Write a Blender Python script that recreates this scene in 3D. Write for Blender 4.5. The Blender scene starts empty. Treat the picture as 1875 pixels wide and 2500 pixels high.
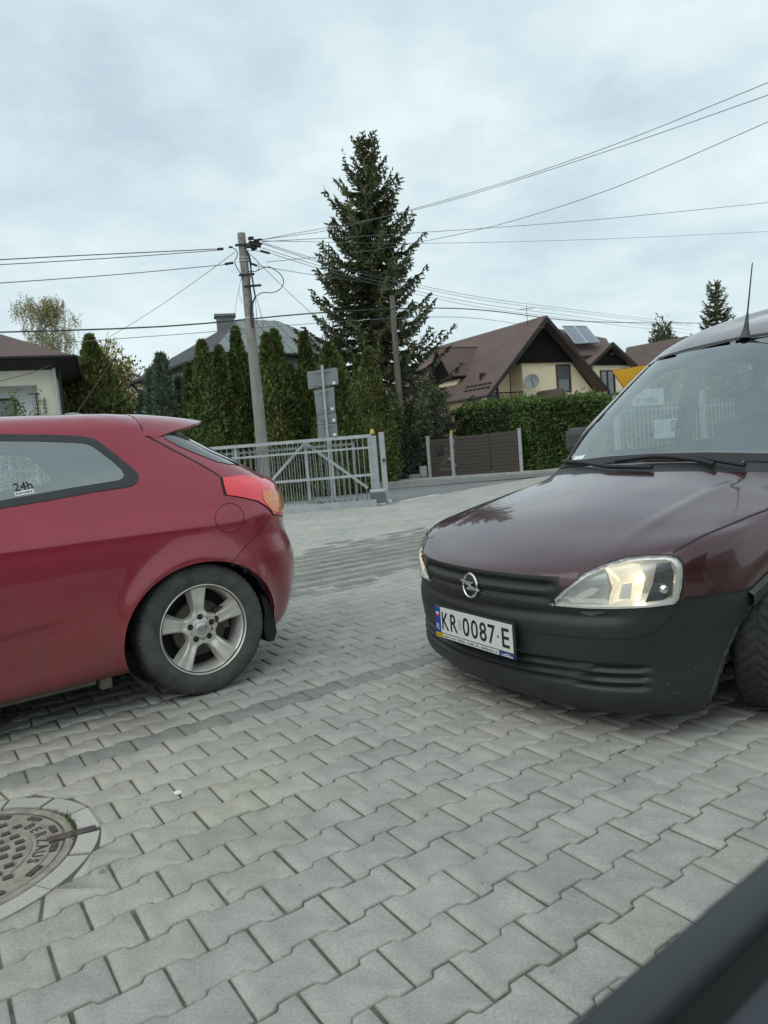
import bpy, bmesh, math, random
import numpy as np
from mathutils import Vector, Matrix
from mathutils.bvhtree import BVHTree
random.seed(7); rng = np.random.default_rng(7)
SC = bpy.context.scene; COL = SC.collection
R = math.radians
# ------------------------------------------------------------------ camera
FPX, PITCH, ROLL, CAMH = 1733.0, .0848, .0807, 1.1131      # focal length in photo pixels, pitch, roll, height
cd = bpy.data.cameras.new('camera'); cam = bpy.data.objects.new('camera', cd); COL.objects.link(cam)
cd.sensor_fit = 'VERTICAL'; cd.sensor_height = 34.6; cd.lens = 34.6*FPX/2500
cd.clip_start = .02; cd.clip_end = 2000
_f = Vector((0, math.cos(PITCH), -math.sin(PITCH))); _u = Vector((0, math.sin(PITCH), math.cos(PITCH))); _r = Vector((1, 0, 0))
CR = _r*math.cos(ROLL) - _u*math.sin(ROLL); CU = _u*math.cos(ROLL) + _r*math.sin(ROLL); CF = _f
cam.matrix_world = Matrix(((CR.x, CU.x, -CF.x, 0), (CR.y, CU.y, -CF.y, 0), (CR.z, CU.z, -CF.z, CAMH), (0, 0, 0, 1)))
cd.dof.use_dof = True; cd.dof.focus_distance = 3.6; cd.dof.aperture_fstop = 7.5
SC.camera = cam
def ray(x, y):
    return CR*((x-937.5)/FPX) + CU*((1250-y)/FPX) + CF
def PX(x, y, Y):                      # world point at photo pixel x,y and distance Y
    d = ray(x, y); return Vector((0, 0, CAMH)) + d*(Y/d.y)
def GR(x, y, z=0.):
    d = ray(x, y); return Vector((0, 0, CAMH)) + d*((z-CAMH)/d.z)
# ------------------------------------------------------------------ sky, sun, exposure
SUN_EL, SUN_AZ = R(50), R(225)       # azimuth clockwise from +Y
w = bpy.data.worlds.new('World'); SC.world = w; w.use_nodes = True
nt = w.node_tree; nt.nodes.clear(); N = nt.nodes.new; L = nt.links.new
wo = N('ShaderNodeOutputWorld'); bg = N('ShaderNodeBackground'); L(bg.outputs[0], wo.inputs[0])
sky = N('ShaderNodeTexSky'); sky.sky_type = 'NISHITA'; sky.sun_disc = False; sky.sun_elevation = SUN_EL; sky.sun_rotation = SUN_AZ
sky.dust_density = 3.0; sky.air_density = 1.5
tc = N('ShaderNodeTexCoord'); sp = N('ShaderNodeSeparateXYZ'); L(tc.outputs['Generated'], sp.inputs[0])
mx = N('ShaderNodeMath'); mx.operation = 'MAXIMUM'; L(sp.outputs[2], mx.inputs[0]); mx.inputs[1].default_value = 0.0
ad = N('ShaderNodeMath'); ad.operation = 'ADD'; L(mx.outputs[0], ad.inputs[0]); ad.inputs[1].default_value = .22
dv = N('ShaderNodeVectorMath'); dv.operation = 'DIVIDE'; L(tc.outputs['Generated'], dv.inputs[0])
cb = N('ShaderNodeCombineXYZ'); L(ad.outputs[0], cb.inputs[0]); L(ad.outputs[0], cb.inputs[1]); cb.inputs[2].default_value = 1; L(cb.outputs[0], dv.inputs[1])
def wnoise(scale, detail, rough, off=(0, 0, 0)):
    mp = N('ShaderNodeMapping'); mp.inputs['Location'].default_value = off; mp.inputs['Scale'].default_value = (1, 1, .3)
    L(dv.outputs[0], mp.inputs[0])
    n = N('ShaderNodeTexNoise'); n.inputs['Scale'].default_value = scale; n.inputs['Detail'].default_value = detail; n.inputs['Roughness'].default_value = rough
    n.inputs['Distortion'].default_value = .25
    L(mp.outputs[0], n.inputs['Vector']); return n
n1 = wnoise(1.5, 7, .55, (3.1, .4, 0)); n2 = wnoise(4.6, 6, .55, (1.3, 5.2, 2))
nm = N('ShaderNodeMix'); nm.data_type = 'FLOAT'; nm.inputs[0].default_value = .38; L(n1.outputs[0], nm.inputs[2]); L(n2.outputs[0], nm.inputs[3])
rp = N('ShaderNodeValToRGB'); L(nm.outputs[0], rp.inputs[0])
e = rp.color_ramp.elements
e[0].position = .34; e[0].color = (.425, .525, .59, 1); e[1].position = .70; e[1].color = (.70, .785, .785, 1)
q = e.new(.50); q.color = (.545, .645, .68, 1)
# paler towards the horizon
hr = N('ShaderNodeValToRGB'); L(sp.outputs[2], hr.inputs[0]); he = hr.color_ramp.elements
he[0].position = 0; he[0].color = (1, 1, 1, 1); he[1].position = .40; he[1].color = (0, 0, 0, 1)
hm = N('ShaderNodeMix'); hm.data_type = 'RGBA'; hmul = N('ShaderNodeMath'); hmul.operation = 'MULTIPLY'; hmul.inputs[1].default_value = .55
L(hr.outputs[0], hmul.inputs[0]); L(hmul.outputs[0], hm.inputs[0]); L(rp.outputs[0], hm.inputs[6]); hm.inputs[7].default_value = (.60, .715, .73, 1)
sv = N('ShaderNodeVectorMath'); sv.operation = 'SCALE'; sv.inputs[3].default_value = .06; L(sky.outputs[0], sv.inputs[0])
fm = N('ShaderNodeMix'); fm.data_type = 'RGBA'; fm.inputs[0].default_value = .88; L(sv.outputs[0], fm.inputs[6]); L(hm.outputs[2], fm.inputs[7])
L(fm.outputs[2], bg.inputs[0]); bg.inputs[1].default_value = 1.0
sd = bpy.data.lights.new('sun', 'SUN'); sd.energy = .8; sd.angle = R(70); sd.color = (1, .95, .88)
sun = bpy.data.objects.new('sun', sd); COL.objects.link(sun)
_sdir = Vector((math.sin(SUN_AZ)*math.cos(SUN_EL), math.cos(SUN_AZ)*math.cos(SUN_EL), math.sin(SUN_EL)))
sun.rotation_euler = _sdir.to_track_quat('Z', 'Y').to_euler(); sun.location = (0, -5, 30)
SC.view_settings.view_transform = 'Standard'; SC.view_settings.look = 'None'; SC.view_settings.exposure = .50; SC.view_settings.gamma = 1
SC.render.engine = 'CYCLES'; SC.cycles.use_denoising = True
try: SC.cycles.denoiser = 'OPENIMAGEDENOISE'
except Exception: pass
SC.cycles.max_bounces = 8; SC.cycles.transparent_max_bounces = 16; SC.cycles.glossy_bounces = 4; SC.cycles.transmission_bounces = 4
SC.cycles.sample_clamp_indirect = 6
# ------------------------------------------------------------------ materials
MATS = {}
def mat(name, col, rough=.6, metal=0., var=.0, vscale=6., bump=0., bscale=30., coat=0., spec=.5, island=0., emit=None, det=6., col2=None, stretch=(1, 1, 1), bdist=.01, attr=None):
    """Principled with procedural colour variation (noise), optional per-island variation and noise bump."""
    if name in MATS: return MATS[name]
    m = bpy.data.materials.new(name); m.use_nodes = True; t = m.node_tree; n = t.nodes.new; l = t.links.new
    b = t.nodes['Principled BSDF']; b.inputs['Roughness'].default_value = rough; b.inputs['Metallic'].default_value = metal
    b.inputs['Specular IOR Level'].default_value = spec
    if coat: b.inputs['Coat Weight'].default_value = coat; b.inputs['Coat Roughness'].default_value = .03
    c = (*col, 1); b.inputs['Base Color'].default_value = c
    tcn = n('ShaderNodeTexCoord'); mp = n('ShaderNodeMapping'); mp.inputs['Scale'].default_value = stretch; l(tcn.outputs['Object'], mp.inputs[0])
    src = None
    if var or col2:
        nz = n('ShaderNodeTexNoise'); nz.inputs['Scale'].default_value = vscale; nz.inputs['Detail'].default_value = det; nz.inputs['Roughness'].default_value = .62
        l(mp.outputs[0], nz.inputs['Vector'])
        r_ = n('ShaderNodeValToRGB'); l(nz.outputs[0], r_.inputs[0]); el = r_.color_ramp.elements
        el[0].position = .32; el[1].position = .68
        if col2: el[0].color = c; el[1].color = (*col2, 1)
        else:
            el[0].color = tuple(max(0, v*(1-var)) for v in col)+(1,); el[1].color = tuple(min(1, v*(1+var)) for v in col)+(1,)
        src = r_.outputs[0]
    if attr:
        a = n('ShaderNodeAttribute'); a.attribute_name = attr
        mu = n('ShaderNodeMix'); mu.data_type = 'RGBA'; mu.blend_type = 'MULTIPLY'; mu.inputs[0].default_value = 1
        if src: l(src, mu.inputs[6])
        else: mu.inputs[6].default_value = c
        l(a.outputs['Color'], mu.inputs[7]); src = mu.outputs[2]
    if island:
        g = n('ShaderNodeNewGeometry'); mr = n('ShaderNodeMapRange'); l(g.outputs['Random Per Island'], mr.inputs[0]); mr.inputs[3].default_value = 1-island; mr.inputs[4].default_value = 1+island
        hs = n('ShaderNodeVectorMath'); hs.operation = 'SCALE'
        if src: l(src, hs.inputs[0])
        else: hs.inputs[0].default_value = col
        l(mr.outputs[0], hs.inputs[3]); src = hs.outputs[0]
    if src: l(src, b.inputs['Base Color'])
    if bump:
        nb = n('ShaderNodeTexNoise'); nb.inputs['Scale'].default_value = bscale; nb.inputs['Detail'].default_value = 5; l(mp.outputs[0], nb.inputs['Vector'])
        bp = n('ShaderNodeBump'); bp.inputs['Strength'].default_value = bump; bp.inputs['Distance'].default_value = bdist; l(nb.outputs[0], bp.inputs['Height']); l(bp.outputs[0], b.inputs['Normal'])
    if emit: b.inputs['Emission Color'].default_value = (*emit[:3], 1); b.inputs['Emission Strength'].default_value = emit[3]
    MATS[name] = m; return m
def paint(name, col, dirt, zlo, zhi, flake=.25, rough=.32):
    """clear-coated car paint with uneven road dirt low on the panels and faint streaks"""
    m = mat(name, col, rough, flake, var=.06, vscale=2.2, coat=1.0, spec=.5); t = m.node_tree; n = t.nodes.new; l = t.links.new
    b = t.nodes['Principled BSDF']; old = b.inputs['Base Color'].links[0].from_socket
    tcn = n('ShaderNodeTexCoord'); s = n('ShaderNodeSeparateXYZ'); l(tcn.outputs['Object'], s.inputs[0])
    nz = n('ShaderNodeTexNoise'); nz.inputs['Scale'].default_value = 5.5; nz.inputs['Detail'].default_value = 9; nz.inputs['Roughness'].default_value = .66
    mp = n('ShaderNodeMapping'); mp.inputs['Scale'].default_value = (2.2, 2.2, .5); l(tcn.outputs['Object'], mp.inputs[0]); l(mp.outputs[0], nz.inputs[0])
    mr = n('ShaderNodeMapRange'); l(s.outputs[2], mr.inputs[0]); mr.inputs[1].default_value = zhi; mr.inputs[2].default_value = zlo; mr.inputs[3].default_value = 0; mr.inputs[4].default_value = 1
    m1 = n('ShaderNodeMath'); m1.operation = 'MULTIPLY'; l(mr.outputs[0], m1.inputs[0]); l(nz.outputs[0], m1.inputs[1])
    m2 = n('ShaderNodeMath'); m2.operation = 'MULTIPLY_ADD'; l(nz.outputs[0], m2.inputs[0]); m2.inputs[1].default_value = .035; l(m1.outputs[0], m2.inputs[2])
    m3 = n('ShaderNodeMath'); m3.operation = 'MULTIPLY'; m3.use_clamp = True; l(m2.outputs[0], m3.inputs[0]); m3.inputs[1].default_value = 1.0
    mixc = n('ShaderNodeMix'); mixc.data_type = 'RGBA'; l(m3.outputs[0], mixc.inputs[0]); l(old, mixc.inputs[6]); mixc.inputs[7].default_value = (*dirt, 1)
    l(mixc.outputs[2], b.inputs['Base Color'])
    m4 = n('ShaderNodeMapRange'); l(m3.outputs[0], m4.inputs[0]); m4.inputs[1].default_value = 0; m4.inputs[2].default_value = .5; m4.inputs[3].default_value = 1; m4.inputs[4].default_value = .25
    l(m4.outputs[0], b.inputs['Coat Weight'])
    m5 = n('ShaderNodeMapRange'); l(nz.outputs[0], m5.inputs[0]); m5.inputs[1].default_value = .3; m5.inputs[2].default_value = .8; m5.inputs[3].default_value = .008; m5.inputs[4].default_value = .05
    l(m5.outputs[0], b.inputs['Coat Roughness'])
    # orange peel / panel waviness
    nb = n('ShaderNodeTexNoise'); nb.inputs['Scale'].default_value = 3.0; nb.inputs['Detail'].default_value = 2; l(tcn.outputs['Object'], nb.inputs[0])
    bp = n('ShaderNodeBump'); bp.inputs['Strength'].default_value = .12; bp.inputs['Distance'].default_value = .02; l(nb.outputs[0], bp.inputs['Height']); l(bp.outputs[0], b.inputs['Coat Normal'])
    return m
def glass(name, tint=(.75, .82, .80), boost=1.0, rough=0.0, base=0.0):
    if name in MATS: return MATS[name]
    m = bpy.data.materials.new(name); m.use_nodes = True; t = m.node_tree; t.nodes.clear(); n = t.nodes.new; l = t.links.new
    o = n('ShaderNodeOutputMaterial'); tr = n('ShaderNodeBsdfTransparent'); tr.inputs[0].default_value = (*tint, 1)
    gl = n('ShaderNodeBsdfGlossy'); gl.inputs['Roughness'].default_value = rough; gl.inputs[0].default_value = (.95, 1, .98, 1)
    fr = n('ShaderNodeFresnel'); 
    gg = n('ShaderNodeNewGeometry'); io = n('ShaderNodeMapRange'); io.inputs[3].default_value = 1.52; io.inputs[4].default_value = 1/1.52; l(gg.outputs['Backfacing'], io.inputs[0]); l(io.outputs[0], fr.inputs[0])
    mm = n('ShaderNodeMath'); mm.operation = 'MULTIPLY_ADD'; mm.inputs[1].default_value = boost; mm.inputs[2].default_value = base; mm.use_clamp = True; l(fr.outputs[0], mm.inputs[0])
    mi = n('ShaderNodeMixShader'); l(mm.outputs[0], mi.inputs[0]); l(tr.outputs[0], mi.inputs[1]); l(gl.outputs[0], mi.inputs[2]); l(mi.outputs[0], o.inputs[0])
    MATS[name] = m; return m
# ------------------------------------------------------------------ objects
MW = {}
def tag(o, label=None, cat=None, group=None, kind=None):
    if label: o['label'] = label
    if cat: o['category'] = cat
    if group: o['group'] = group
    if kind: o['kind'] = kind
    return o
def thing(name, label, cat, loc=(0, 0, 0), rz=0., group=None):
    o = bpy.data.objects.new(name, None); COL.objects.link(o); o.location = loc; o.rotation_euler = (0, 0, rz); o.empty_display_size = .2
    MW[o.name] = Matrix.Translation(Vector(loc)) @ Matrix.Rotation(rz, 4, 'Z')
    return tag(o, label, cat, group)
def copy_tree(o, parent=None):
    c = o.copy(); COL.objects.link(c); c.parent = parent
    for ch in [x for x in bpy.data.objects if x.parent == o]: copy_tree(ch, c)
    return c
class MB:
    def __init__(s): s.v = []; s.f = []
    def add(s, V, F):
        b = len(s.v); s.v += [tuple(p) for p in V]; s.f += [tuple(i+b for i in f) for f in F]; return s
    def box(s, c, d, rz=0., M=None):
        x, y, z = d[0]/2, d[1]/2, d[2]/2
        V = [Vector(p) for p in ((-x,-y,-z),(x,-y,-z),(x,y,-z),(-x,y,-z),(-x,-y,z),(x,-y,z),(x,y,z),(-x,y,z))]
        T = Matrix.Translation(Vector(c)) @ (M if M else Matrix.Rotation(rz, 4, 'Z'))
        return s.add([T @ p for p in V], [(3,2,1,0),(4,5,6,7),(0,1,5,4),(1,2,6,5),(2,3,7,6),(3,0,4,7)])
    def cyl(s, a, b, r0, r1=None, n=12, cap=True):
        a, b = Vector(a), Vector(b); r1 = r0 if r1 is None else r1
        z = (b-a).normalized(); x = z.orthogonal().normalized(); y = z.cross(x)
        V = [c + (x*math.cos(2*math.pi*i/n) + y*math.sin(2*math.pi*i/n))*r for c, r in ((a, r0), (b, r1)) for i in range(n)]
        F = [(i, (i+1) % n, n+(i+1) % n, n+i) for i in range(n)]
        if cap: F += [tuple(range(n-1, -1, -1)), tuple(range(n, 2*n))]
        return s.add(V, F)
    def tube(s, P, r, n=6, cap=True):
        P = [Vector(p) for p in P]; V = []; F = []; m = len(P); rr = r if hasattr(r, '__len__') else [r]*m
        x = None
        for i, p in enumerate(P):
            d = (P[min(i+1, m-1)] - P[max(i-1, 0)]).normalized()
            x = (d.orthogonal() if x is None else x - d*x.dot(d)).normalized(); y = d.cross(x)
            V += [p + (x*math.cos(2*math.pi*k/n) + y*math.sin(2*math.pi*k/n))*rr[i] for k in range(n)]
        for i in range(m-1):
            F += [(i*n+k, i*n+(k+1) % n, (i+1)*n+(k+1) % n, (i+1)*n+k) for k in range(n)]
        if cap: F += [tuple(range(n-1, -1, -1)), tuple(range((m-1)*n, m*n))]
        return s.add(V, F)
    def lathe(s, prof, n=48, M=None, closed=False):
        """profile (r, z) about local Z"""
        V = [Vector((r*math.cos(2*math.pi*i/n), r*math.sin(2*math.pi*i/n), z)) for r, z in prof for i in range(n)]
        if M: V = [M @ p for p in V]
        k = len(prof); F = [(j*n+i, j*n+(i+1) % n, ((j+1) % k)*n+(i+1) % n, ((j+1) % k)*n+i) for j in range(k if closed else k-1) for i in range(n)]
        return s.add(V, F)
    def prism(s, poly, h, M=None):
        """polygon in local XY extruded from z=0 to h"""
        n = len(poly); V = [Vector((p[0], p[1], z)) for z in (0, h) for p in poly]
        if M: V = [M @ p for p in V]
        return s.add(V, [tuple(range(n-1, -1, -1)), tuple(range(n, 2*n))] + [(i, (i+1) % n, n+(i+1) % n, n+i) for i in range(n)])
    def build(s, name, m, parent=None, smooth=False, local=False, bevel=0., autosmooth=None):
        me = bpy.data.meshes.new(name); V = s.v
        if parent and not local:
            inv = MW[parent.name].inverted(); V = [inv @ Vector(p) for p in V]
        me.from_pydata([tuple(p) for p in V], [], s.f); me.update()
        if autosmooth is None and smooth: autosmooth = 40
        if smooth:
            me.polygons.foreach_set('use_smooth', [True]*len(me.polygons))
            try: me.set_sharp_from_angle(angle=R(autosmooth))
            except Exception: pass
        o = bpy.data.objects.new(name, me); COL.objects.link(o)
        if m: me.materials.append(m)
        if parent: o.parent = parent; MW[o.name] = MW[parent.name]
        else: MW[o.name] = Matrix.Identity(4)
        if bevel:
            md = o.modifiers.new('bevel', 'BEVEL'); md.width = bevel; md.segments = 2; md.limit_method = 'ANGLE'; md.angle_limit = R(40)
        return o
def text_mb(txt, size, M, sx=1., depth=.001, font_bold=0., spacing=1.):
    cu = bpy.data.curves.new('t', 'FONT'); cu.body = txt; cu.size = size; cu.extrude = depth; cu.offset = font_bold; cu.space_character = spacing; cu.align_x = 'LEFT'; cu.resolution_u = 3
    o = bpy.data.objects.new('t', cu); COL.objects.link(o)
    dg = bpy.context.evaluated_depsgraph_get(); dg.update(); me = o.evaluated_get(dg).to_mesh()
    V = [v.co.copy() for v in me.vertices]; F = [tuple(p.vertices) for p in me.polygons]
    x0 = min((v.x for v in V), default=0); x1 = max((v.x for v in V), default=0)
    o.evaluated_get(dg).to_mesh_clear(); bpy.data.objects.remove(o); bpy.data.curves.remove(cu)
    S = Matrix.Diagonal((sx, 1, 1, 1))
    return MB().add([M @ (S @ (v - Vector((x0, 0, 0)))) for v in V], F), (x1-x0)*sx
def frame(o, x, z):                    # matrix with local X = x, local Z = z
    x = Vector(x).normalized(); z = Vector(z).normalized(); y = z.cross(x).normalized(); x = y.cross(z)
    return Matrix(((x.x, y.x, z.x, o[0]), (x.y, y.y, z.y, o[1]), (x.z, y.z, z.z, o[2]), (0, 0, 0, 1)))
# ================================================================== the setting: ground, paving, road
M_ground = mat('ground_soil', (.20, .20, .17), .95, var=.25, vscale=.8, bump=.3, bscale=12, bdist=.03)
M_bed = mat('joint_sand', (.060, .062, .045), .95, var=.45, vscale=16, bump=.6, bscale=160, col2=(.17, .165, .135), bdist=.006)
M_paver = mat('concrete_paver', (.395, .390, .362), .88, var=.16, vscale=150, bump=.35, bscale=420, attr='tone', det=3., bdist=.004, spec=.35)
# weathering: blotches over many pavers
def weather(m, scale, lo, hi, amt=1.):
    t = m.node_tree; n = t.nodes.new; l = t.links.new; b = t.nodes['Principled BSDF']; old = b.inputs['Base Color'].links[0].from_socket
    tcn = n('ShaderNodeTexCoord'); nz = n('ShaderNodeTexNoise'); nz.inputs['Scale'].default_value = scale; nz.inputs['Detail'].default_value = 5; nz.inputs['Roughness'].default_value = .6
    l(tcn.outputs['Object'], nz.inputs[0]); r_ = n('ShaderNodeValToRGB'); l(nz.outputs[0], r_.inputs[0]); el = r_.color_ramp.elements
    el[0].position = .35; el[0].color = (*lo, 1); el[1].position = .65; el[1].color = (*hi, 1)
    mu = n('ShaderNodeMix'); mu.data_type = 'RGBA'; mu.blend_type = 'MULTIPLY'; mu.inputs[0].default_value = amt
    l(old, mu.inputs[6]); l(r_.outputs[0], mu.inputs[7]); l(mu.outputs[2], b.inputs['Base Color'])
def spots(m, scale, thr, colr):
    t = m.node_tree; n = t.nodes.new; l = t.links.new; b = t.nodes['Principled BSDF']; old = b.inputs['Base Color'].links[0].from_socket
    tcn = n('ShaderNodeTexCoord'); nz = n('ShaderNodeTexNoise'); nz.inputs['Scale'].default_value = scale; nz.inputs['Detail'].default_value = 3; l(tcn.outputs['Object'], nz.inputs[0])
    r_ = n('ShaderNodeValToRGB'); l(nz.outputs[0], r_.inputs[0]); el = r_.color_ramp.elements; el[0].position = thr-.04; el[0].color = (1, 1, 1, 1); el[1].position = thr+.02; el[1].color = (*colr, 1)
    mu = n('ShaderNodeMix'); mu.data_type = 'RGBA'; mu.blend_type = 'MULTIPLY'; mu.inputs[0].default_value = 1; mu.clamp_result = False; l(old, mu.inputs[6]); l(r_.outputs[0], mu.inputs[7]); l(mu.outputs[2], b.inputs['Base Color'])
weather(M_paver, 1.1, (.86, .87, .86), (1.05, 1.05, 1.03)); weather(M_paver, 9., (.88, .88, .88), (1.06, 1.06, 1.05))
spots(M_paver, 7.5, .735, (.42, .42, .43)); spots(M_paver, 38., .74, (.62, .62, .6)); spots(M_paver, 90., .76, (1.35, 1.35, 1.3))
M_asph = mat('asphalt', (.195, .20, .198), .85, var=.12, vscale=1.2, bump=.3, bscale=140, bdist=.01); weather(M_asph, .35, (.82, .82, .83), (1.12, 1.12, 1.1))
M_walk = mat('sidewalk_paver', (.36, .365, .345), .9, var=.10, vscale=2.5, bump=.2, bscale=60)
M_kerb = mat('concrete_kerb', (.37, .37, .35), .9, var=.15, vscale=5, bump=.25, bscale=60)
M_white = mat('road_paint', (.62, .62, .59), .8, var=.18, vscale=14)
M_grass = mat('grass_blades', (.075, .11, .035), .8, island=.45)
def sheet(name, poly, z, m, sub=0):
    b = MB().add([(p[0], p[1], z) for p in poly], [tuple(range(len(poly)))])
    return tag(b.build(name, m), kind='structure')
sheet('ground', [(-700, -700), (700, -700), (700, 900), (-700, 900)], -.06, M_ground)
# lattice of the double-T pavers: fitted to the photograph's joints
PA, PX0, PY0, PU, PV = R(33.92), -.0554, 1.4535, .2, .1328
pc, ps = math.cos(PA), math.sin(PA)
def lat(u, v): return np.stack([PX0 + pc*u - ps*v, PY0 + ps*u + pc*v], -1)
HA, HB = .0750, PV-.0750
MANHOLES = [(-1.355, 2.015), (-2.155, 3.235)]; RING = .412
def build_paving():
    gy, gu = .0022, .0040
    top = [(-.1+gu, HA-gy), (-.0600, HA-gy), (-.0535, HA-gy-.003), (-.0465, HB-gy+.003), (-.0400, HB-gy), (.0400, HB-gy), (.0465, HB-gy+.003), (.0535, HA-gy-.003), (.0600, HA-gy), (.1-gu, HA-gy)]
    out = np.array(top[::-1] + [(u, -v) for u, v in top])           # counter-clockwise
    n = len(out)
    # inset ring for the chamfer
    d1 = np.roll(out, -1, 0)-out; d0 = out-np.roll(out, 1, 0)
    nl = lambda d: np.stack([-d[:, 1], d[:, 0]], -1)/np.linalg.norm(d, axis=1)[:, None]
    n1, n0 = nl(d1), nl(d0); mit = n1+n0; mit /= (1+(n1*n0).sum(1))[:, None]
    ins = out + mit*.0042
    U, V = np.meshgrid(np.arange(-95, 115), np.arange(-30, 150)); U = U.ravel().astype(float); V = V.ravel()
    U = U + np.where(V % 2 == 0, 0., .5)                              # brick bond
    Cuv = np.stack([(U+.5)*PU, V*PV], -1)
    C = lat(Cuv[:, 0], Cuv[:, 1]); X, Y = C[:, 0], C[:, 1]
    edge = np.where(X < 0, 14.95+.12*X, np.minimum(15.0+1.27*X, 21.0))
    k = (Y > -.9) & (Y < edge) & (np.abs(X) < .58*np.maximum(Y, 0)+2.4)
    for mx_, my_ in MANHOLES: k &= np.hypot(X-mx_, Y-my_) > RING-.075
    Cuv, V, U = Cuv[k], V[k], U[k]; K = len(Cuv)
    jit = rng.normal(0, .0007, (K, 1, 2)); rot = rng.normal(0, .006, K)
    ejit = rng.normal(0, .0007, (K, n, 2))
    def place(sh):
        c, s = np.cos(rot)[:, None], np.sin(rot)[:, None]
        x = sh[None, :, 0]*c - sh[None, :, 1]*s; y = sh[None, :, 0]*s + sh[None, :, 1]*c
        P = np.stack([x, y], -1) + Cuv[:, None, :] + jit
        W = lat(P[..., 0], P[..., 1]) + ejit
        for mx_, my_ in MANHOLES:                                    # cut pavers follow the ring round the cover
            dx, dy = W[..., 0]-mx_, W[..., 1]-my_; rr = np.hypot(dx, dy)+1e-9; f = np.maximum(1, RING/rr)
            W = np.stack([mx_+dx*f, my_+dy*f], -1)
        return W
    A, B = place(ins), place(out)
    zt = rng.normal(0, .0009, (K, 1)); tx = rng.normal(0, .006, (K, 2))
    def zz(Wp, base): 
        q = Wp - Wp.mean(1, keepdims=True)
        return base + zt + q[..., 0]*tx[:, :1] + q[..., 1]*tx[:, 1:]
    Vx = np.concatenate([np.concatenate([A, zz(A, 0.)[..., None]], -1), np.concatenate([B, zz(B, -.0035)[..., None]], -1), np.concatenate([B, zz(B, -.022)[..., None]], -1)], 1)
    i = np.arange(n); j = (i+1) % n
    quads = np.concatenate([np.stack([i, j, j+n, i+n][::-1], -1), np.stack([i+n, j+n, j+2*n, i+2*n][::-1], -1)])
    F = []; off = np.arange(K)*3*n
    allq = (quads[None] + off[:, None, None]).reshape(-1, 4)
    tops = (np.arange(n)[None] + off[:, None])
    me = bpy.data.meshes.new('paving')
    nv = K*3*n; nf = len(allq)+K; nl_ = len(allq)*4+K*n
    me.vertices.add(nv); me.vertices.foreach_set('co', Vx.reshape(-1).astype(np.float32))
    me.loops.add(nl_); me.loops.foreach_set('vertex_index', np.concatenate([allq.ravel(), tops.ravel()]).astype(np.int32))
    me.polygons.add(nf); st = np.concatenate([np.arange(len(allq))*4, len(allq)*4+np.arange(K)*n]).astype(np.int32)
    me.polygons.foreach_set('loop_start', st); me.update(calc_edges=True); me.validate()
    # tone of each paver
    t = 1+rng.normal(0, .038, K); col = np.stack([t, t, t], -1)
    warm = rng.random(K) < .08; col[warm] *= (1.015, 1.005, .975)
    cool = rng.random(K) < .08; col[cool] *= (.985, .99, 1.0)
    near = np.hypot(C[k][:, 0]+1.2, C[k][:, 1]-2.3) < .95; col[near] *= (1.03, 1.02, .955)
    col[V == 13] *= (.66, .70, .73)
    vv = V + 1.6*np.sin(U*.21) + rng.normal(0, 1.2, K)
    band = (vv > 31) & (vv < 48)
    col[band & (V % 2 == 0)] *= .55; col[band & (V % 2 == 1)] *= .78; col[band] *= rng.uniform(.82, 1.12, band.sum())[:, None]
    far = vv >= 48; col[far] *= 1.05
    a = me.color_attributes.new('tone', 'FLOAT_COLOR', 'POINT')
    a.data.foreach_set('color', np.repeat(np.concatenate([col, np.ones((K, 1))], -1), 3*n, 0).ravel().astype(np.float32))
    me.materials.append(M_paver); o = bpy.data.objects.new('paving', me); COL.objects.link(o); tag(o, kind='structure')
build_paving()
sheet('paving_bed', [(-11, -1.2), (11, -1.2), (15, 20.8), (4.6, 20.8), (0, 14.95), (-11, 13.6)], -.0062, M_bed)
# asphalt road past the gate, far pavement with a kerb
k0, k1 = GR(945, 1182), GR(1300, 1155); kd = (k1-k0).normalized(); kn = Vector((-kd.y, kd.x, 0))
def kp(t, s): p = k0 + kd*t + kn*s; return (p.x, p.y)
sheet('road', [(0.02, 14.96), (4.65, 20.82), (15.1, 20.82), (60, 22), kp(60, 0), kp(-2, 0), kp(-2.2, -3.0), (-1.2, 16.2)], -.022, M_asph)
sheet('road_marking', [(.32, 15.85), (1.25, 17.1), (1.55, 17.0), (.60, 15.75)], -.018, M_white)
kb = MB()
for t in np.arange(-2, 60, 1.0):
    c = k0 + kd*(t+.5) + kn*.06; kb.box((c.x, c.y, .0), (.994, .12, .14), math.atan2(kd.y, kd.x))
tag(kb.build('kerb', M_kerb, bevel=.012), kind='structure')
b = MB(); b.add([(*kp(-8, .12), .06), (*kp(60, .12), .06), (*kp(60, 3), .08), (*kp(-8, 3), .08)], [(0, 1, 2, 3)])
tag(b.build('sidewalk', M_walk), kind='structure')
# strip of paving and rough grass behind the gate
sheet('path', [(-12, 16.3), (-1.25, 16.2), (-2.2, 19.0), (-12, 18.4)], -.03, M_walk)
def grass(name, region, n, hmin, hmax, m=M_grass, z=-.02):
    mb = MB()
    for _ in range(n):
        x, y = region(); a = random.random()*6.28; h_ = random.uniform(hmin, hmax); w_ = h_*.10; lx, ly = random.gauss(0, .35)*h_, random.gauss(0, .35)*h_
        mb.add([(x-math.cos(a)*w_, y-math.sin(a)*w_, z), (x+math.cos(a)*w_, y+math.sin(a)*w_, z), (x+lx, y+ly, z+h_)], [(0, 1, 2)])
    return tag(mb.build(name, m), kind='stuff')
def gate_y(x): return 15.05+.12*x
g1 = grass('grass', lambda: (lambda x: (x, gate_y(x)+random.uniform(-.12, .28)+random.random()**3*.6))(random.uniform(-9, -.2)), 5200, .03, .10)
g1['label'] = 'thin rough grass along the foot of the galvanized gate'
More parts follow.
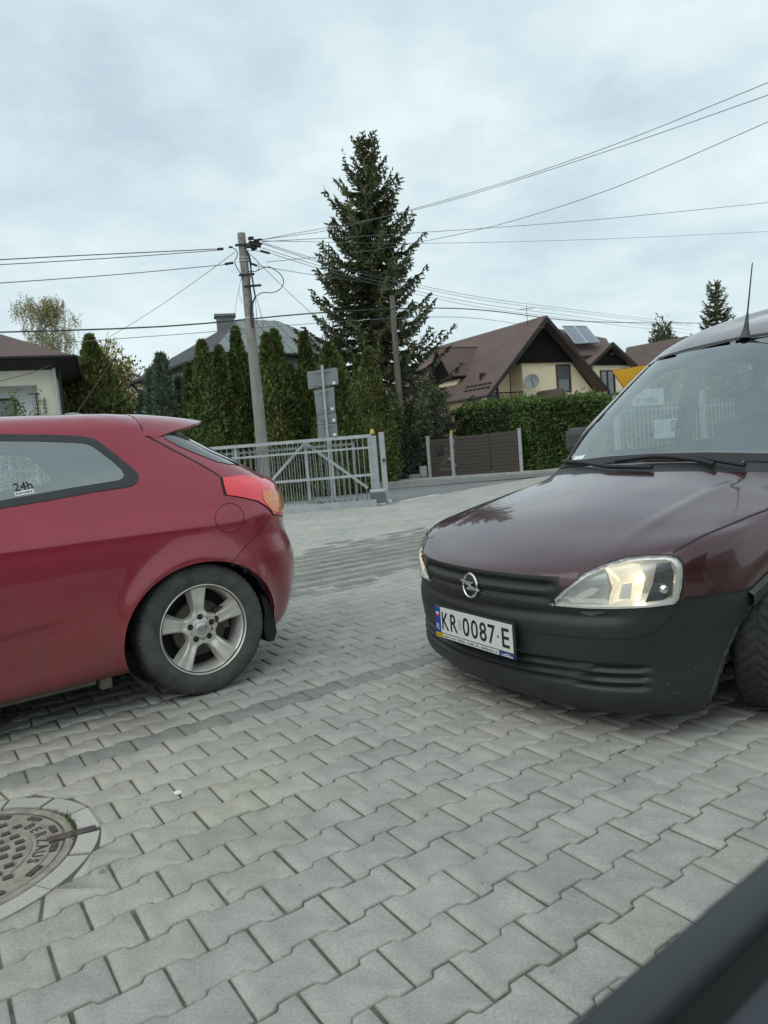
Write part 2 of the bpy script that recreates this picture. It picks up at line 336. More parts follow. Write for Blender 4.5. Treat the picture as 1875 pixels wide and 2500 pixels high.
g2 = grass('verge_grass', lambda: (random.uniform(-14, -1.9), random.uniform(18.3, 21.5)), 7000, .05, .18); g2['label'] = 'grass under the row of conical thujas'
g3 = grass('weeds', lambda: (lambda a: (MANHOLES[0][0]+.33*math.cos(a)+random.gauss(0, .006), MANHOLES[0][1]+.33*math.sin(a)+random.gauss(0, .006)))(random.gauss(.62, .17)), 130, .008, .026, z=-.006)
g3['label'] = 'small green weeds in the ring joint of the manhole cover'
# ---------------------------------------------------------------- manhole covers
M_iron = mat('cast_iron', (.21, .19, .16), .85, metal=.0, var=.3, vscale=25, bump=.35, bscale=220, col2=(.35, .32, .265), bdist=.003)
M_irond = mat('cast_iron_dark', (.085, .078, .066), .8, metal=.2, var=.3, vscale=40)
M_rust = mat('rusty_bar', (.12, .095, .092), .8, metal=.4, var=.25, vscale=30, bump=.3, bscale=150)
M_ringc = mat('cut_paver', (.43, .42, .375), .9, var=.15, vscale=120, bump=.4, bscale=420, island=.08, det=3., bdist=.004)
def make_manhole(c, label):
    t = thing('manhole_cover', label, 'manhole cover', (c[0], c[1], 0), group='manhole covers in the paving')
    M0 = Matrix.Translation((c[0], c[1], 0))
    MB().lathe([(.0, -.0055), (.296, -.0055), (.300, -.009), (.300, -.03)], 72, M0).build('cover_plate', M_iron, t, smooth=True)
    MB().lathe([(.305, -.03), (.305, -.004), (.307, -.002), (.329, -.002), (.331, -.004), (.331, -.03)], 72, M0).build('cover_frame', M_iron, t, smooth=True)
    p = MB()
    for i in range(8):                                                # raised lugs in a sunray pattern
        for r_, k in ((.05, 1), (.09, 1), (.135, 2), (.178, 3), (.222, 3)):
            for j in range(k):
                a = (i+.5*(k == 2)+(j+.5)/k)*2*math.pi/8
                if r_ > .2 and abs((a-.45+math.pi) % (2*math.pi)-math.pi) < .62: continue
                p.box((c[0]+r_*math.cos(a), c[1]+r_*math.sin(a), -.003), (.026, .018, .007), PA)
    for i in range(14):
        a = (i+.5)*2*math.pi/14; p.box((c[0]+.276*math.cos(a), c[1]+.276*math.sin(a), -.0035), (.02, .05, .006), a)
    p.build('sunray_pattern', M_irond, t, bevel=.0015)
    txt = 'BERZAUS'; lt = MB()
    for i, ch in enumerate(txt):
        a = 1.0 - i*.175; o = (c[0]+.222*math.cos(a), c[1]+.222*math.sin(a), -.005)
        M_ = Matrix.Translation(o) @ Matrix.Rotation(a-math.pi/2, 4, 'Z') @ Matrix.Translation((-.014, 0, 0))
        m_, _ = text_mb(ch, .050, M_, .95, .002); lt.add(m_.v, m_.f)
    lt.build('cast_lettering', M_irond, t)
    rim = MB(); a0, a1 = -.28, 1.16
    for r_ in (.207, .268):
        rim.tube([(c[0]+r_*math.cos(a0+(a1-a0)*k/24), c[1]+r_*math.sin(a0+(a1-a0)*k/24), -.004) for k in range(25)], .0025, 5)
    rim.build('lettering_border', M_iron, t)
    a = .40; MB().box((c[0]+.325*math.cos(a), c[1]+.325*math.sin(a), -.002), (.135, .034, .012), a).build('hinge_bar', M_rust, t, bevel=.003)
    rg = MB(); nb = 15
    for i in range(nb):
        w_ = 2*math.pi/nb; b0 = i*w_+.012+random.uniform(-.03, .03); b1 = (i+1)*w_-.012
        if b0 < a < b1:
            for lo, hi in ((b0, a-.055), (a+.055, b1)):
                if hi-lo > .04: ring_block(rg, c, lo, hi)
        else: ring_block(rg, c, b0, b1)
    rg.build('surround_stone', M_ringc, t)
    return t
def ring_block(mb, c, a0, a1):
    n = max(2, int((a1-a0)/.06)); z = random.gauss(0, .001)
    for (r0, r1, z0, z1) in ((.340, RING-.008, z, z),):
        V = [(c[0]+r_*math.cos(a0+(a1-a0)*k/n), c[1]+r_*math.sin(a0+(a1-a0)*k/n), z) for r_ in (r0, r1) for k in range(n+1)]
        Vb = [(x, y, -.02) for x, y, _ in V]; m = n+1
        F = [(k, m+k, m+k+1, k+1) for k in range(n)] + [(k+1, k+1+2*m, k+2*m, k) for k in range(n)] + [(m+k, m+k+2*m, m+k+1+2*m, m+k+1) for k in range(n)]
        F += [(0, 2*m, 3*m, m), (n, m+n, 3*m+n, 2*m+n)]
        mb.add(V+Vb, F)
make_manhole(MANHOLES[0], 'round cast iron manhole cover in the open paving, cut off by the left edge')
make_manhole(MANHOLES[1], 'round cast iron manhole cover in the shade under the sill of the red hatchback')
p_ = GR(435, 1938); tag(MB().lathe([(0, 0), (.011, 0), (.013, .004), (.009, .009), (0, .011)], 7, Matrix.Translation(p_) @ Matrix.Diagonal((1.3, .8, 1, 1))).build('pebble', mat('pebble_white', (.75, .75, .72), .8)), 'small white pebble lying on the pavers beside the manhole ring', 'pebble')
p_ = PX(832, 1240, 14.72); tag(MB().box((p_.x, p_.y, .02), (.17, .10, .035), .3).build('litter_scrap', mat('pebble_white', (.75, .75, .72)), bevel=.008), 'white scrap of litter at the foot of the galvanized gate', 'litter')
# ================================================================== cars: shared tools (car frame: x towards the tail, y<0 the side facing the camera, z up)
from mathutils.geometry import delaunay_2d_cdt
def herm(P, t, tt):
    P = np.asarray(P, float); d = (P[1:]-P[:-1])/(t[1:]-t[:-1]).reshape((-1,)+(1,)*(P.ndim-1))
    m = np.empty_like(P); m[0] = d[0]; m[-1] = d[-1]
    h0 = (t[1:-1]-t[:-2]).reshape((-1,)+(1,)*(P.ndim-1)); h1 = (t[2:]-t[1:-1]).reshape(h0.shape)
    m[1:-1] = (h1*d[:-1]+h0*d[1:])/(h0+h1)
    i = np.clip(np.searchsorted(t, tt, side='right')-1, 0, len(t)-2); h = t[i+1]-t[i]; s = (tt-t[i])/h
    sh = (-1,)+(1,)*(P.ndim-1); s = s.reshape(sh); h = h.reshape(sh)
    return (2*s**3-3*s**2+1)*P[i] + (s**3-2*s**2+s)*h*m[i] + (-2*s**3+3*s**2)*P[i+1] + (s**3-s**2)*h*m[i+1]
def spline(pts, n, closed=False):
    P = np.array(pts, float)
    if closed: P = np.concatenate([P[-2:], P, P[:3]])
    t = np.concatenate([[0], np.cumsum(np.linalg.norm(np.diff(P, axis=0), axis=1))])
    if closed: tt = np.linspace(t[2], t[-3], n, endpoint=False)
    else: tt = np.linspace(0, t[-1], n)
    return herm(P, t, tt)
def resample(poly, step, closed=True):
    P = np.array(poly, float)
    if closed: P = np.concatenate([P, P[:1]])
    out = []
    for a, b in zip(P[:-1], P[1:]):
        k = max(1, int(math.ceil(np.linalg.norm(b-a)/step)))
        out += [a+(b-a)*i/k for i in range(k)]
    if not closed: out.append(P[-1])
    return np.array(out)
def inside(poly, X, Y):
    p = np.asarray(poly); c = np.zeros(len(X), bool); j = len(p)-1
    for i in range(len(p)):
        xi, yi = p[i]; xj, yj = p[j]
        if yi != yj: c ^= ((yi > Y) != (yj > Y)) & (X < (xj-xi)*(Y-yi)/(yj-yi)+xi)
        j = i
    return c
def body_surface(rows, ftab, sfr, rtab, step=.02):
    G = []
    for xf, zf, w_, zs, xr, zr, Lf, Lr in rows:
        row = [(xf+Lf*a, w_*b, zf+(zs-zf)*b**3) for a, b in ftab]
        row += [(xf+Lf+(xr-Lr-xf-Lf)*t, w_*(1+.0*t), zs) for t in sfr]
        row += [(xr-Lr*a, w_*b, zr+(zs-zr)*b**3) for a, b in rtab[::-1]]
        G.append(row)
    return np.array(G)
def densify(G, step=.02, fine=(0, 0), fstep=.01):
    Rn, Cn = G.shape[:2]
    rk = np.concatenate([[0], np.cumsum(np.linalg.norm(np.diff(G, axis=0), axis=2).mean(1))])
    ck = np.concatenate([[0], np.cumsum(np.linalg.norm(np.diff(G, axis=1), axis=2)[:max(3, Rn*2//3)].mean(0))])
    m = np.array([1, -1, 1])
    def samp(k, fine=(0, 0)):
        tt = [0.]; idx = [0.]
        for i in range(len(k)-1):
            n = max(2, int(round((k[i+1]-k[i])/(fstep if fine[0] <= i < fine[1] else step))))
            tt += list(k[i]+(k[i+1]-k[i])*np.arange(1, n+1)/n); idx += list(i+np.arange(1, n+1)/n)
        return np.array(tt), np.array(idx)
    tr, ri = samp(rk, fine); tcc, ci = samp(ck)
    # rows: mirror beyond the roof spine so the roof is smooth across the middle
    H = np.concatenate([G, (G[-2:-3:-1])*m]); hk = np.concatenate([rk, [2*rk[-1]-rk[-2]]])
    A = herm(H, hk, tr)
    B = np.concatenate([A[:, 1:2]*m, A, A[:, -2:-1]*m], 1); bk = np.concatenate([[-ck[1]], ck, [2*ck[-1]-ck[-2]]])
    S = np.swapaxes(herm(np.swapaxes(B, 0, 1), bk, tcc), 0, 1)
    S[:, 0, 1] = 0; S[:, -1, 1] = 0; S[-1, :, 1] = 0; S[..., 1] = np.maximum(S[..., 1], 0)
    return S, ri, ci
def surf_bm(S, ri, ci):
    bm = bmesh.new(); lr = bm.faces.layers.float.new('row'); lc = bm.faces.layers.float.new('col')
    nr, nc = S.shape[:2]
    for sg in (-1, 1):
        V = [[bm.verts.new((S[i, j, 0], sg*S[i, j, 1], S[i, j, 2])) for j in range(nc)] for i in range(nr)]
        for i in range(nr-1):
            for j in range(nc-1):
                q = (V[i][j], V[i][j+1], V[i+1][j+1], V[i+1][j])
                f = bm.faces.new(q if sg < 0 else q[::-1]); f[lr] = (ri[i]+ri[i+1])/2; f[lc] = (ci[j]+ci[j+1])/2; f.smooth = True
    mid = [v for v in bm.verts if abs(v.co.y) < 1e-6]
    bmesh.ops.remove_doubles(bm, verts=mid, dist=1e-4)
    bmesh.ops.dissolve_degenerate(bm, edges=bm.edges, dist=1e-5)
    bm.normal_update(); bm.verts.ensure_lookup_table(); return bm
class View:                              # a flat projection used to lay an outline on the body
    def __init__(s, o, u, v, d): s.o, s.u, s.v, s.d = Vector(o), Vector(u).normalized(), Vector(v).normalized(), Vector(d).normalized()
    def to2(s, p): q = Vector(p)-s.o; return (q.dot(s.u), q.dot(s.v))
    def to3(s, a): return s.o + s.u*float(a[0]) + s.v*float(a[1])
NEAR = View((0, -3, 0), (1, 0, 0), (0, 0, 1), (0, 1, 0)); FAR = View((0, 3, 0), (1, 0, 0), (0, 0, 1), (0, -1, 0))
FRONT = View((-3, 0, 0), (0, -1, 0), (0, 0, 1), (1, 0, 0)); TOP = View((0, 0, 5), (1, 0, 0), (0, -1, 0), (0, 0, -1)); REAR = View((8, 0, 0), (0, 1, 0), (0, 0, 1), (-1, 0, 0))
def hitp(bvh, vw, a, off=0.):
    h = bvh.ray_cast(vw.to3(a), vw.d)
    if h[0] is None:
        n = bvh.find_nearest(vw.to3(a)+vw.d*3); return n[0] + n[1]*0
    nrm = h[1] if h[1].dot(vw.d) < 0 else -h[1]
    return h[0] + nrm*off
def patch(bvh, vw, poly, off=.002, res=.02, fn=None):
    P = resample(poly, res); n = len(P); lo, hi = P.min(0), P.max(0)
    gx, gy = np.meshgrid(np.arange(lo[0]+res/2, hi[0], res), np.arange(lo[1]+res/2, hi[1], res)); gx, gy = gx.ravel(), gy.ravel()
    k = inside(P, gx, gy); Gp = np.stack([gx[k], gy[k]], -1)
    if len(Gp): 
        d = np.sqrt(((Gp[:, None]-P[None])**2).sum(-1)).min(1); Gp = Gp[d > res*.5]
    pts = [Vector((float(a), float(b))) for a, b in np.concatenate([P, Gp])]
    vo, _, fo, _, _, _ = delaunay_2d_cdt(pts, [], [list(range(n))], 1, 1e-6)
    mb = MB(); V = []
    for p in vo:
        q = hitp(bvh, vw, p, off)
        if fn: q = fn(p, q)
        V.append(q)
    mb.add(V, fo)
    # face outwards
    out = []
    for f in mb.f:
        a, b, c = (Vector(mb.v[i]) for i in f[:3])
        out.append(f if (b-a).cross(c-a).dot(vw.d) < 0 else f[::-1])
    mb.f = out; return mb
def ring(bvh, vw, outer, inner, off=.002, n=160, cross=3):
    A, B = spline_or(outer, n), spline_or(inner, n); mb = MB(); V = []
    for k in range(cross+1):
        for a, b in zip(A, B): V.append(hitp(bvh, vw, a+(b-a)*k/cross, off))
    F = [(k*n+i, (k+1)*n+i, (k+1)*n+(i+1) % n, k*n+(i+1) % n) for k in range(cross) for i in range(n)]
    mb.add(V, F); return mb
def spline_or(poly, n):                  # even resample of a closed outline to n points
    P = np.array(poly, float); P = np.concatenate([P, P[:1]]); t = np.concatenate([[0], np.cumsum(np.linalg.norm(np.diff(P, axis=0), axis=1))])
    tt = np.linspace(0, t[-1], n, endpoint=False); return np.stack([np.interp(tt, t, P[:, k]) for k in (0, 1)], -1)
def stroke(bvh, vw, line, wd, off=.0015, closed=False, step=.015, thick=0.):
    P = resample(line, step, closed); n = len(P)
    T = (np.roll(P, -1, 0)-np.roll(P, 1, 0)) if closed else np.gradient(P, axis=0)
    T /= np.linalg.norm(T, axis=1)[:, None]+1e-9; Nn = np.stack([-T[:, 1], T[:, 0]], -1); mb = MB(); V = []
    lv = ((-.5, 0.), (-.35, thick), (.35, thick), (.5, 0.)) if thick else ((-.5, 0), (.5, 0))
    for s_, e_ in lv:
        for p, q in zip(P, Nn): V.append(hitp(bvh, vw, p+q*s_*wd, off+e_))
    m = n if closed else n-1
    F = [(k*n+i, k*n+(i+1) % n, (k+1)*n+(i+1) % n, (k+1)*n+i) for k in range(len(lv)-1) for i in range(m)]
    mb.add(V, F); return mb
def mirror(mb):
    o = MB(); o.v = [(x, -y, z) for x, y, z in mb.v]; o.f = [f[::-1] for f in mb.f]; return o
def both(mb):
    m2 = mirror(mb); o = MB(); o.add(mb.v, mb.f); o.add(m2.v, m2.f); return o
def cut(bm, vw, poly, side=0, dmax=None, nz=None):
    """open the body inside an outline, its edge drawn onto the outline"""
    P = resample(poly, .008); bm.verts.ensure_lookup_table()
    co = np.array([v.co[:] for v in bm.verts]); no = np.array([v.normal[:] for v in bm.verts])
    u, v, d = np.array(vw.u), np.array(vw.v), np.array(vw.d); q = co-np.array(vw.o)
    a, b = q@u, q@v; k = inside(P, a, b) & ((no@d) < .25)
    if side: k &= (co[:, 1]*side > -.02)
    if dmax: k &= (q@d) < dmax
    ins = set(np.nonzero(k)[0]); bm.verts.index_update(); kill = []; snap = set()
    for f in bm.faces:
        c = sum(vv.index in ins for vv in f.verts)
        if c == len(f.verts): kill.append(f)
        elif c: snap.update(vv.index for vv in f.verts if vv.index in ins)
    for i in snap:
        p = np.array([a[i], b[i]]); j = ((P-p)**2).sum(1).argmin()
        best = None
        for s_, e_ in ((P[j-1], P[j]), (P[j], P[(j+1) % len(P)])):
            t = np.clip(((p-s_)@(e_-s_))/max(1e-12, (e_-s_)@(e_-s_)), 0, 1); c = s_+(e_-s_)*t; dd = ((c-p)**2).sum()
            if best is None or dd < best[0]: best = (dd, c)
        dv_ = best[1]-p; bm.verts[i].co += vw.u*float(dv_[0])+vw.v*float(dv_[1])
    bmesh.ops.delete(bm, geom=kill, context='FACES')
    bmesh.ops.delete(bm, geom=[v_ for v_ in bm.verts if not v_.link_faces], context='VERTS')
    bm.verts.ensure_lookup_table(); bm.normal_update()
def sweep_in(bvh, vw, poly, depth, start=.0, grow=.012, open_bottom=True):
    """wall running inwards from the edge of an opening"""
    P = resample(poly, .02, closed=not open_bottom); c = P.mean(0); V = []
    for p in P:
        q = p + (p-c)/np.linalg.norm(p-c)*grow; h = hitp(bvh, vw, q); o = vw.to3(p); s_ = (h-o).dot(vw.d)
        V.append((o+vw.d*(s_+start), o+vw.d*(s_+start+depth)))
    n = len(P); mb = MB(); mb.add([v[0] for v in V]+[v[1] for v in V], [(i, i+1, n+i+1, n+i) for i in range(n-1)]); return mb
def bm_parts(bm, sel):
    """split faces into MBs by the function sel(face centre, row, col)"""
    lr = bm.faces.layers.float['row']; lc = bm.faces.layers.float['col']; G = {}
    for f in bm.faces: G.setdefault(sel(f.calc_center_median(), f[lr], f[lc]), []).append(f)
    res = {}
    for k, fs in G.items():
        idx = {}; mb = MB(); nrm = []
        for f in fs:
            for v in f.verts:
                if v.index not in idx: idx[v.index] = len(mb.v); mb.v.append(tuple(v.co)); nrm.append(v.normal.copy())
            mb.f.append(tuple(idx[v.index] for v in f.verts))
        mb.n = nrm; res[k] = mb
    return res
def inset(mb, d):
    o = MB(); o.v = [tuple(Vector(p)-n*d) for p, n in zip(mb.v, mb.n)]; o.f = [f[::-1] for f in mb.f]; return o
M_tyre = mat('tyre_rubber', (.055, .057, .055), .8, var=.25, vscale=14, bump=.25, bscale=220, spec=.35, col2=(.105, .105, .098))
M_black = mat('black_plastic', (.018, .019, .019), .5, var=.25, vscale=20, bump=.15, bscale=350, bdist=.003)
M_seal = mat('rubber_seal', (.012, .012, .012), .6)
M_dark = mat('dark_interior', (.045, .048, .052), .85, var=.2, vscale=30)
M_under = mat('underbody', (.012, .012, .012), .95)
M_chrome = mat('chrome', (.82, .83, .84), .12, 1.0)
M_alloy = mat('alloy_dirty', (.80, .78, .72), .34, .45, var=.22, vscale=9, col2=(.58, .55, .48), bump=.1, bscale=120)
M_disc = mat('brake_disc', (.09, .08, .07), .5, .8, var=.3, vscale=30)
M_carglass = glass('car_glass', (.80, .87, .85), 1.25, base=.045)
def tyre_mb(Rr, wd, rim, tread=0, ntheta=192):
    """tyre about local Z axis; outer side +z. tread 1: ribs and blocks, 2: arrow pattern"""
    h = wd/2; prof = [(rim-.004, -h*.78), (rim+.012, -h*.86), (rim+.03, -h*.97), (rim+(Rr-rim)*.55, -h), (Rr-.022, -h*.93), (Rr-.008, -h*.84)]
    tr = [(Rr-.002*(abs(t)**3)*1.5, h*.76*t) for t in np.linspace(-1, 1, 17)]
    prof = prof+tr+[(r, -z) for r, z in prof[::-1]]
    n = ntheta; V = []; F = []
    for r, z in prof:
        for i in range(n):
            a = 2*math.pi*i/n; rr = r
            if tread and r > Rr-.0085:
                t = z/h
                if tread == 2:
                    ph = (i*40/n*1.0 - abs(t)*1.6) % 1
                    if ph < .30 and abs(t) > .06: rr -= .007
                    if abs(abs(t)-.0) < .05: rr -= .006
                else:
                    if min(abs(abs(t)-.25), abs(abs(t)-.62)) < .07: rr -= .007
                    elif (i*64/n + t*.6) % 1 < .2: rr -= .004
            if tread == 2 and Rr-.024 < r < Rr-.006 and (i*40/n-1.45) % 1 < .3: rr -= .004
            V.append((rr*math.cos(a), rr*math.sin(a), z))
    k = len(prof)
    for j in range(k-1):
        F += [(j*n+i, j*n+(i+1) % n, (j+1)*n+(i+1) % n, (j+1)*n+i) for i in range(n)]
    return MB().add(V, F)
def xf_mb(mb, M):
    o = MB(); o.v = [tuple(M @ Vector(p)) for p in mb.v]; o.f = list(mb.f); return o
def wheel_axis(x, y, z, rot=0.):         # local Z of the wheel -> outwards (towards -y for the near side)
    s = -1 if y < 0 else 1
    return Matrix.Translation((x, y, z)) @ frame((0, 0, 0), (1, 0, 0), (0, s, 0)) @ Matrix.Rotation(rot, 4, 'Z')

def pair(mb, name, m, t, **k):           # the same part on the near and on the far side
    k.setdefault('local', True); a = mb.build(name, m, t, **k); b = mirror(mb).build(name, m, t, **k); return a, b
# ================================================================== the red hatchback
KA = R(36.5); KF = Vector((-4.27445, 2.01061, 0))
M_kpaint = paint('red_paint', (.30, .010, .031), (.22, .125, .11), .12, .95, .30, .30)
def build_hatchback():
    t = thing('parked_hatchback', 'crimson three-door hatchback with dusty sills and five-spoke alloys, cut off by the left edge', 'car', KF, KA)
    #        xf    zf    w    zs    xr    zr    Lf   Lr
    rows = [(.10, .19, .825, .19, 4.06, .20, .75, .52),
            (.05, .24, .858, .225, 4.17, .225, .75, .55),
            (.01, .36, .880, .35, 4.25, .33, .75, .58),
            (.00, .48, .892, .47, 4.285, .47, .75, .60),
            (.02, .62, .896, .62, 4.290, .62, .75, .60),
            (.06, .70, .897, .73, 4.255, .72, .72, .60),
            (.14, .76, .895, .80, 4.245, .80, .70, .58),
            (.27, .82, .893, .838, 4.252, .865, .66, .58),
            (.32, .835, .885, .858, 4.252, .885, .65, .58),
            (.55, .885, .862, .905, 4.245, .955, .60, .58),
            (.85, .93, .838, .97, 4.215, 1.015, .55, .58),
            (1.08, .97, .815, 1.03, 4.14, 1.065, .50, .58),
            (1.26, 1.08, .785, 1.10, 4.055, 1.115, .42, .56),
            (1.52, 1.20, .742, 1.19, 3.89, 1.205, .38, .50),
            (1.80, 1.33, .693, 1.29, 3.73, 1.30, .34, .44),
            (1.98, 1.39, .655, 1.345, 3.62, 1.365, .32, .36),
            (2.14, 1.415, .585, 1.39, 3.56, 1.385, .30, .34),
            (2.30, 1.43, .32, 1.428, 3.50, 1.40, .28, .30),
            (2.42, 1.438, .0, 1.440, 3.45, 1.405, .26, .28)]
    ftab = [(0, 0), (.025, .35), (.12, .66), (.36, .90), (.66, .98), (1, 1)]
    rtab = [(0, 0), (.025, .30), (.14, .66), (.36, .865), (.66, .965), (1, 1)]
    G = body_surface(rows, ftab, [.12, .3, .5, .7, .88], rtab)
    S, ri, ci = densify(G, .019)
    # swell of the wheel arches, crease above the sill
    X, Z = S[..., 0], S[..., 2]; Yo = S[..., 1]; sd_ = Yo > .55
    for cx in (3.53, .88):
        d = np.hypot(X-cx, (Z-.31)*1.02); b_ = .026*np.exp(-((d-.375)/.055)**2)*(Z > .12)*sd_
        b_ = np.where(d < .375, .026*sd_, b_); S[..., 1] += b_*np.clip((Z-.15)/.2, 0, 1)
    g = np.clip((3.08-X)/.25, 0, 1)*np.clip((X-1.2)/.2, 0, 1)*sd_; zc = .475+(X-2.65)*.105
    S[..., 1] -= g*(.012*np.exp(-((Z-zc+.02)/.016)**2)+.008*np.clip((zc-Z)/.05, 0, 1)*np.clip((Z-.2)/.1, 0, 1))
    bm = surf_bm(S, ri, ci); bvh = BVHTree.FromBMesh(bm)
    inv = MW[t.name].inverted(); cam_l = inv @ Vector((0, 0, CAMH))
    def tr(pts, o=(0, 0), s=1.):         # photo outline laid on the body
        res = []
        for p in pts:
            d = (inv.to_3x3() @ ray(o[0]+p[0]*s, o[1]+p[1]*s)).normalized(); h = bvh.ray_cast(cam_l, d)
            res.append(h[0] if h[0] is not None else bvh.find_nearest(cam_l + d*4.2)[0])
        return res
    z2 = ((400, 1000), 360/1659); z0 = ((0, 950), 800/1659); z1 = ((0, 1000), 480/1659)
    win = tr([(0, 210), (400, 213), (640, 222), (740, 234), (800, 252), (850, 283), (1000, 400), (1130, 505), (1165, 545), (1172, 580), (1160, 615), (1120, 643), (1060, 657), (800, 695), (400, 770), (0, 835)], *z1)
    win = [NEAR.to2(p) for p in win]; lx = 2.47
    win = [(lx, win[0][1]+.006)]+win+[(lx, win[-1][1]-.02)]
    gl = tr([(0, 268), (350, 272), (640, 282), (730, 292), (790, 318), (950, 440), (1035, 520), (1046, 550), (1035, 580), (1000, 598), (640, 655), (0, 770)], *z1)
    gl = [NEAR.to2(p) for p in gl]; gl = [(lx+.05, gl[0][1]+.004)]+gl+[(lx+.05, gl[-1][1]-.014)]
    dwin = [(1.42, .995), (1.80, 1.215), (2.0, 1.29), (2.2, 1.325), (2.40, 1.335), (2.40, .985), (1.9, .965)]
    dgl = [(1.50, 1.01), (1.83, 1.20), (2.02, 1.268), (2.2, 1.30), (2.36, 1.308), (2.36, 1.01), (1.9, .995)]
    wsc = [(-.60, .985), (-.66, 1.02), (-.56, 1.33), (-.50, 1.375), (0, 1.39), (.50, 1.375), (.56, 1.33), (.66, 1.02), (.60, .985), (0, .965)]
    archr = [(3.53+.395*math.cos(a), .315+.342*math.sin(a)) for a in np.linspace(R(-62), R(242), 60)]
    archf = [(.88+.375*math.cos(a), .315+.342*math.sin(a)) for a in np.linspace(R(-62), R(242), 60)]
    for vw, sd in ((NEAR, -1), (FAR, 1)):
        for a in (archr, archf): cut(bm, vw, a, sd)
        for a in (win, dwin): 
            c = np.array(a).mean(0); cut(bm, vw, [tuple(c+(np.array(p)-c)*.97) for p in a], sd)
    cut(bm, FRONT, [(p[0]*.98, p[1]) for p in wsc], 0, 6)
    P = bm_parts(bm, lambda c, r, k: 'b')['b']
    lin = MB(); keep = [f for f in P.f if all(P.v[i][2] > .45 for i in f)]
    P2 = inset(P, .03); P2.f = [f[::-1] for f in keep]
    P.build('body', M_kpaint, t, smooth=True, local=True, autosmooth=50)
    P2.build('cabin_lining', M_dark, t, smooth=True, local=True)
    for vw, mir in ((NEAR, 0), (FAR, 1)):
        f = both if False else (mirror if mir else (lambda m: m))
        f(ring(bvh, NEAR, win, gl, .003)).build('window_seal', M_seal2, t, smooth=True, local=True)
        f(patch(bvh, NEAR, gl, .0015, .03)).build('quarter_window', M_kglass, t, smooth=True, local=True)
        f(ring(bvh, NEAR, dwin, dgl, .003)).build('window_seal', M_seal2, t, smooth=True, local=True)
        f(patch(bvh, NEAR, dgl, .0015, .03)).build('door_window', M_kglass, t, smooth=True, local=True)
        for a in (archr, archf):
            f(sweep_in(bvh, NEAR, a, .028)).build('arch_lip', M_kpaint, t, smooth=True, local=True)
            f(sweep_in(bvh, NEAR, a, .34, .026)).build('arch_liner', M_under, t, smooth=True, local=True)
    patch(bvh, FRONT, wsc, .002, .04).build('windscreen', M_kglass, t, smooth=True, local=True)
    # seams
    def seam(pts, o, s, wd):
        pair(stroke(bvh, NEAR, [NEAR.to2(p) for p in tr(pts, o, s)], wd, .0012), 'panel_gap', M_seal, t, smooth=True)
    seam([(1170, 108), (1200, 170), (1230, 215), (1275, 243)], *z1, .007)
    seam([(-143, 324), (-70, 362), (0, 400), (200, 505), (400, 610), (570, 712), (645, 768)], *z2, .008)
    seam([(1360, 665), (1280, 755), (1190, 860)], *z0, .0035)
    for ln in ([(2.42, .97), (2.45, .60), (2.40, .24)], [(1.22, .98), (1.20, .60), (1.28, .24)], [(1.28, .235), (2.40, .235)]): pair(stroke(bvh, NEAR, ln, .006, .0012), 'panel_gap', M_seal, t, smooth=True)
    fl = [NEAR.to2(p) for p in tr([(740+162*math.cos(a), 1220+166*math.sin(a)) for a in np.linspace(0, 2*math.pi, 36, endpoint=False)], *z2)]
    stroke(bvh, NEAR, fl, .0034, .0012, closed=True).build('fuel_flap_gap', M_seal3, t, smooth=True, local=True)
    # tail lamp, wraps the corner
    DG = View((7, -3, 0), (.55, .83, 0), (0, 0, 1), (-.83, .55, 0))
    tl = [DG.to2(p) for p in tr([(655, 772), (760, 757), (900, 747), (1000, 757), (1090, 790)], *z2)]
    lowp = [DG.to2(p) for p in tr([(1225, 1178), (1150, 1090), (1050, 1030), (850, 985), (700, 962), (672, 860)], *z2)]
    tl2 = [DG.to2((4.155, -.58, 1.02)), DG.to2((4.185, -.55, .97)), DG.to2((4.20, -.55, .90)), DG.to2((4.195, -.58, .83)), DG.to2((4.185, -.62, .79))]
    lamp = tl+tl2+lowp
    lz = lambda f_: f_
    def lens(poly, m, off, nm):
        m1 = patch(bvh, DG, poly, off, .014); m1.build(nm, m, t, smooth=True, local=True); return m1
    M_red = mat('tail_lens_red', (.85, .016, .040), .10, coat=1.0, spec=.6, var=.1, vscale=40, bump=.15, bscale=60)
    M_or = mat('tail_lens_amber', (.80, .20, .015), .12, coat=1.0, spec=.6, var=.35, vscale=60, bump=.5, bscale=90, bdist=.01)
    c = np.array(lamp).mean(0); big = [tuple(c+(np.array(p)-c)*1.035) for p in lamp]
    for mir in (0, 1):
        m1 = patch(bvh, DG, big, .0018, .014); m2 = patch(bvh, DG, lamp, .0065, .014)
        sp_ = [DG.to2(p) for p in tr([(860, 962), (1010, 930), (1110, 905), (1190, 890)], *z2)]
        amb = [DG.to2(p) for p in tr([(1108, 1015), (1098, 935), (1116, 912), (1165, 915)], *z2)]+[DG.to2(q_) for q_ in ((4.195, -.55, .935), (4.20, -.553, .90), (4.195, -.582, .83), (4.187, -.612, .80))]+[DG.to2(p) for p in tr([(1216, 1150), (1160, 1085)], *z2)]
        m3 = patch(bvh, DG, amb, .0090, .012)
        if mir: m1, m2, m3 = mirror(m1), mirror(m2), mirror(m3)
        m1.build('tail_lamp_gasket', M_seal, t, smooth=True, local=True); L_ = m2.build('tail_lamp', M_red, t, smooth=True, local=True)
        MW[L_.name] = MW[t.name]; m3.build('amber_lens', M_or, L_, smooth=True, local=True)
    # tailgate glass and spoiler
    ne = [TOP.to2(p) for p in tr([(20, 335), (150, 405), (380, 505), (600, 590), (740, 618), (850, 634)], *z2)]
    rg = ne+[(ne[-1][0]+.03, ne[-1][1]-.12), (4.02, .22), (4.03, 0)]; rg = rg+[(x_, -y_) for x_, y_ in rg[-2::-1]]
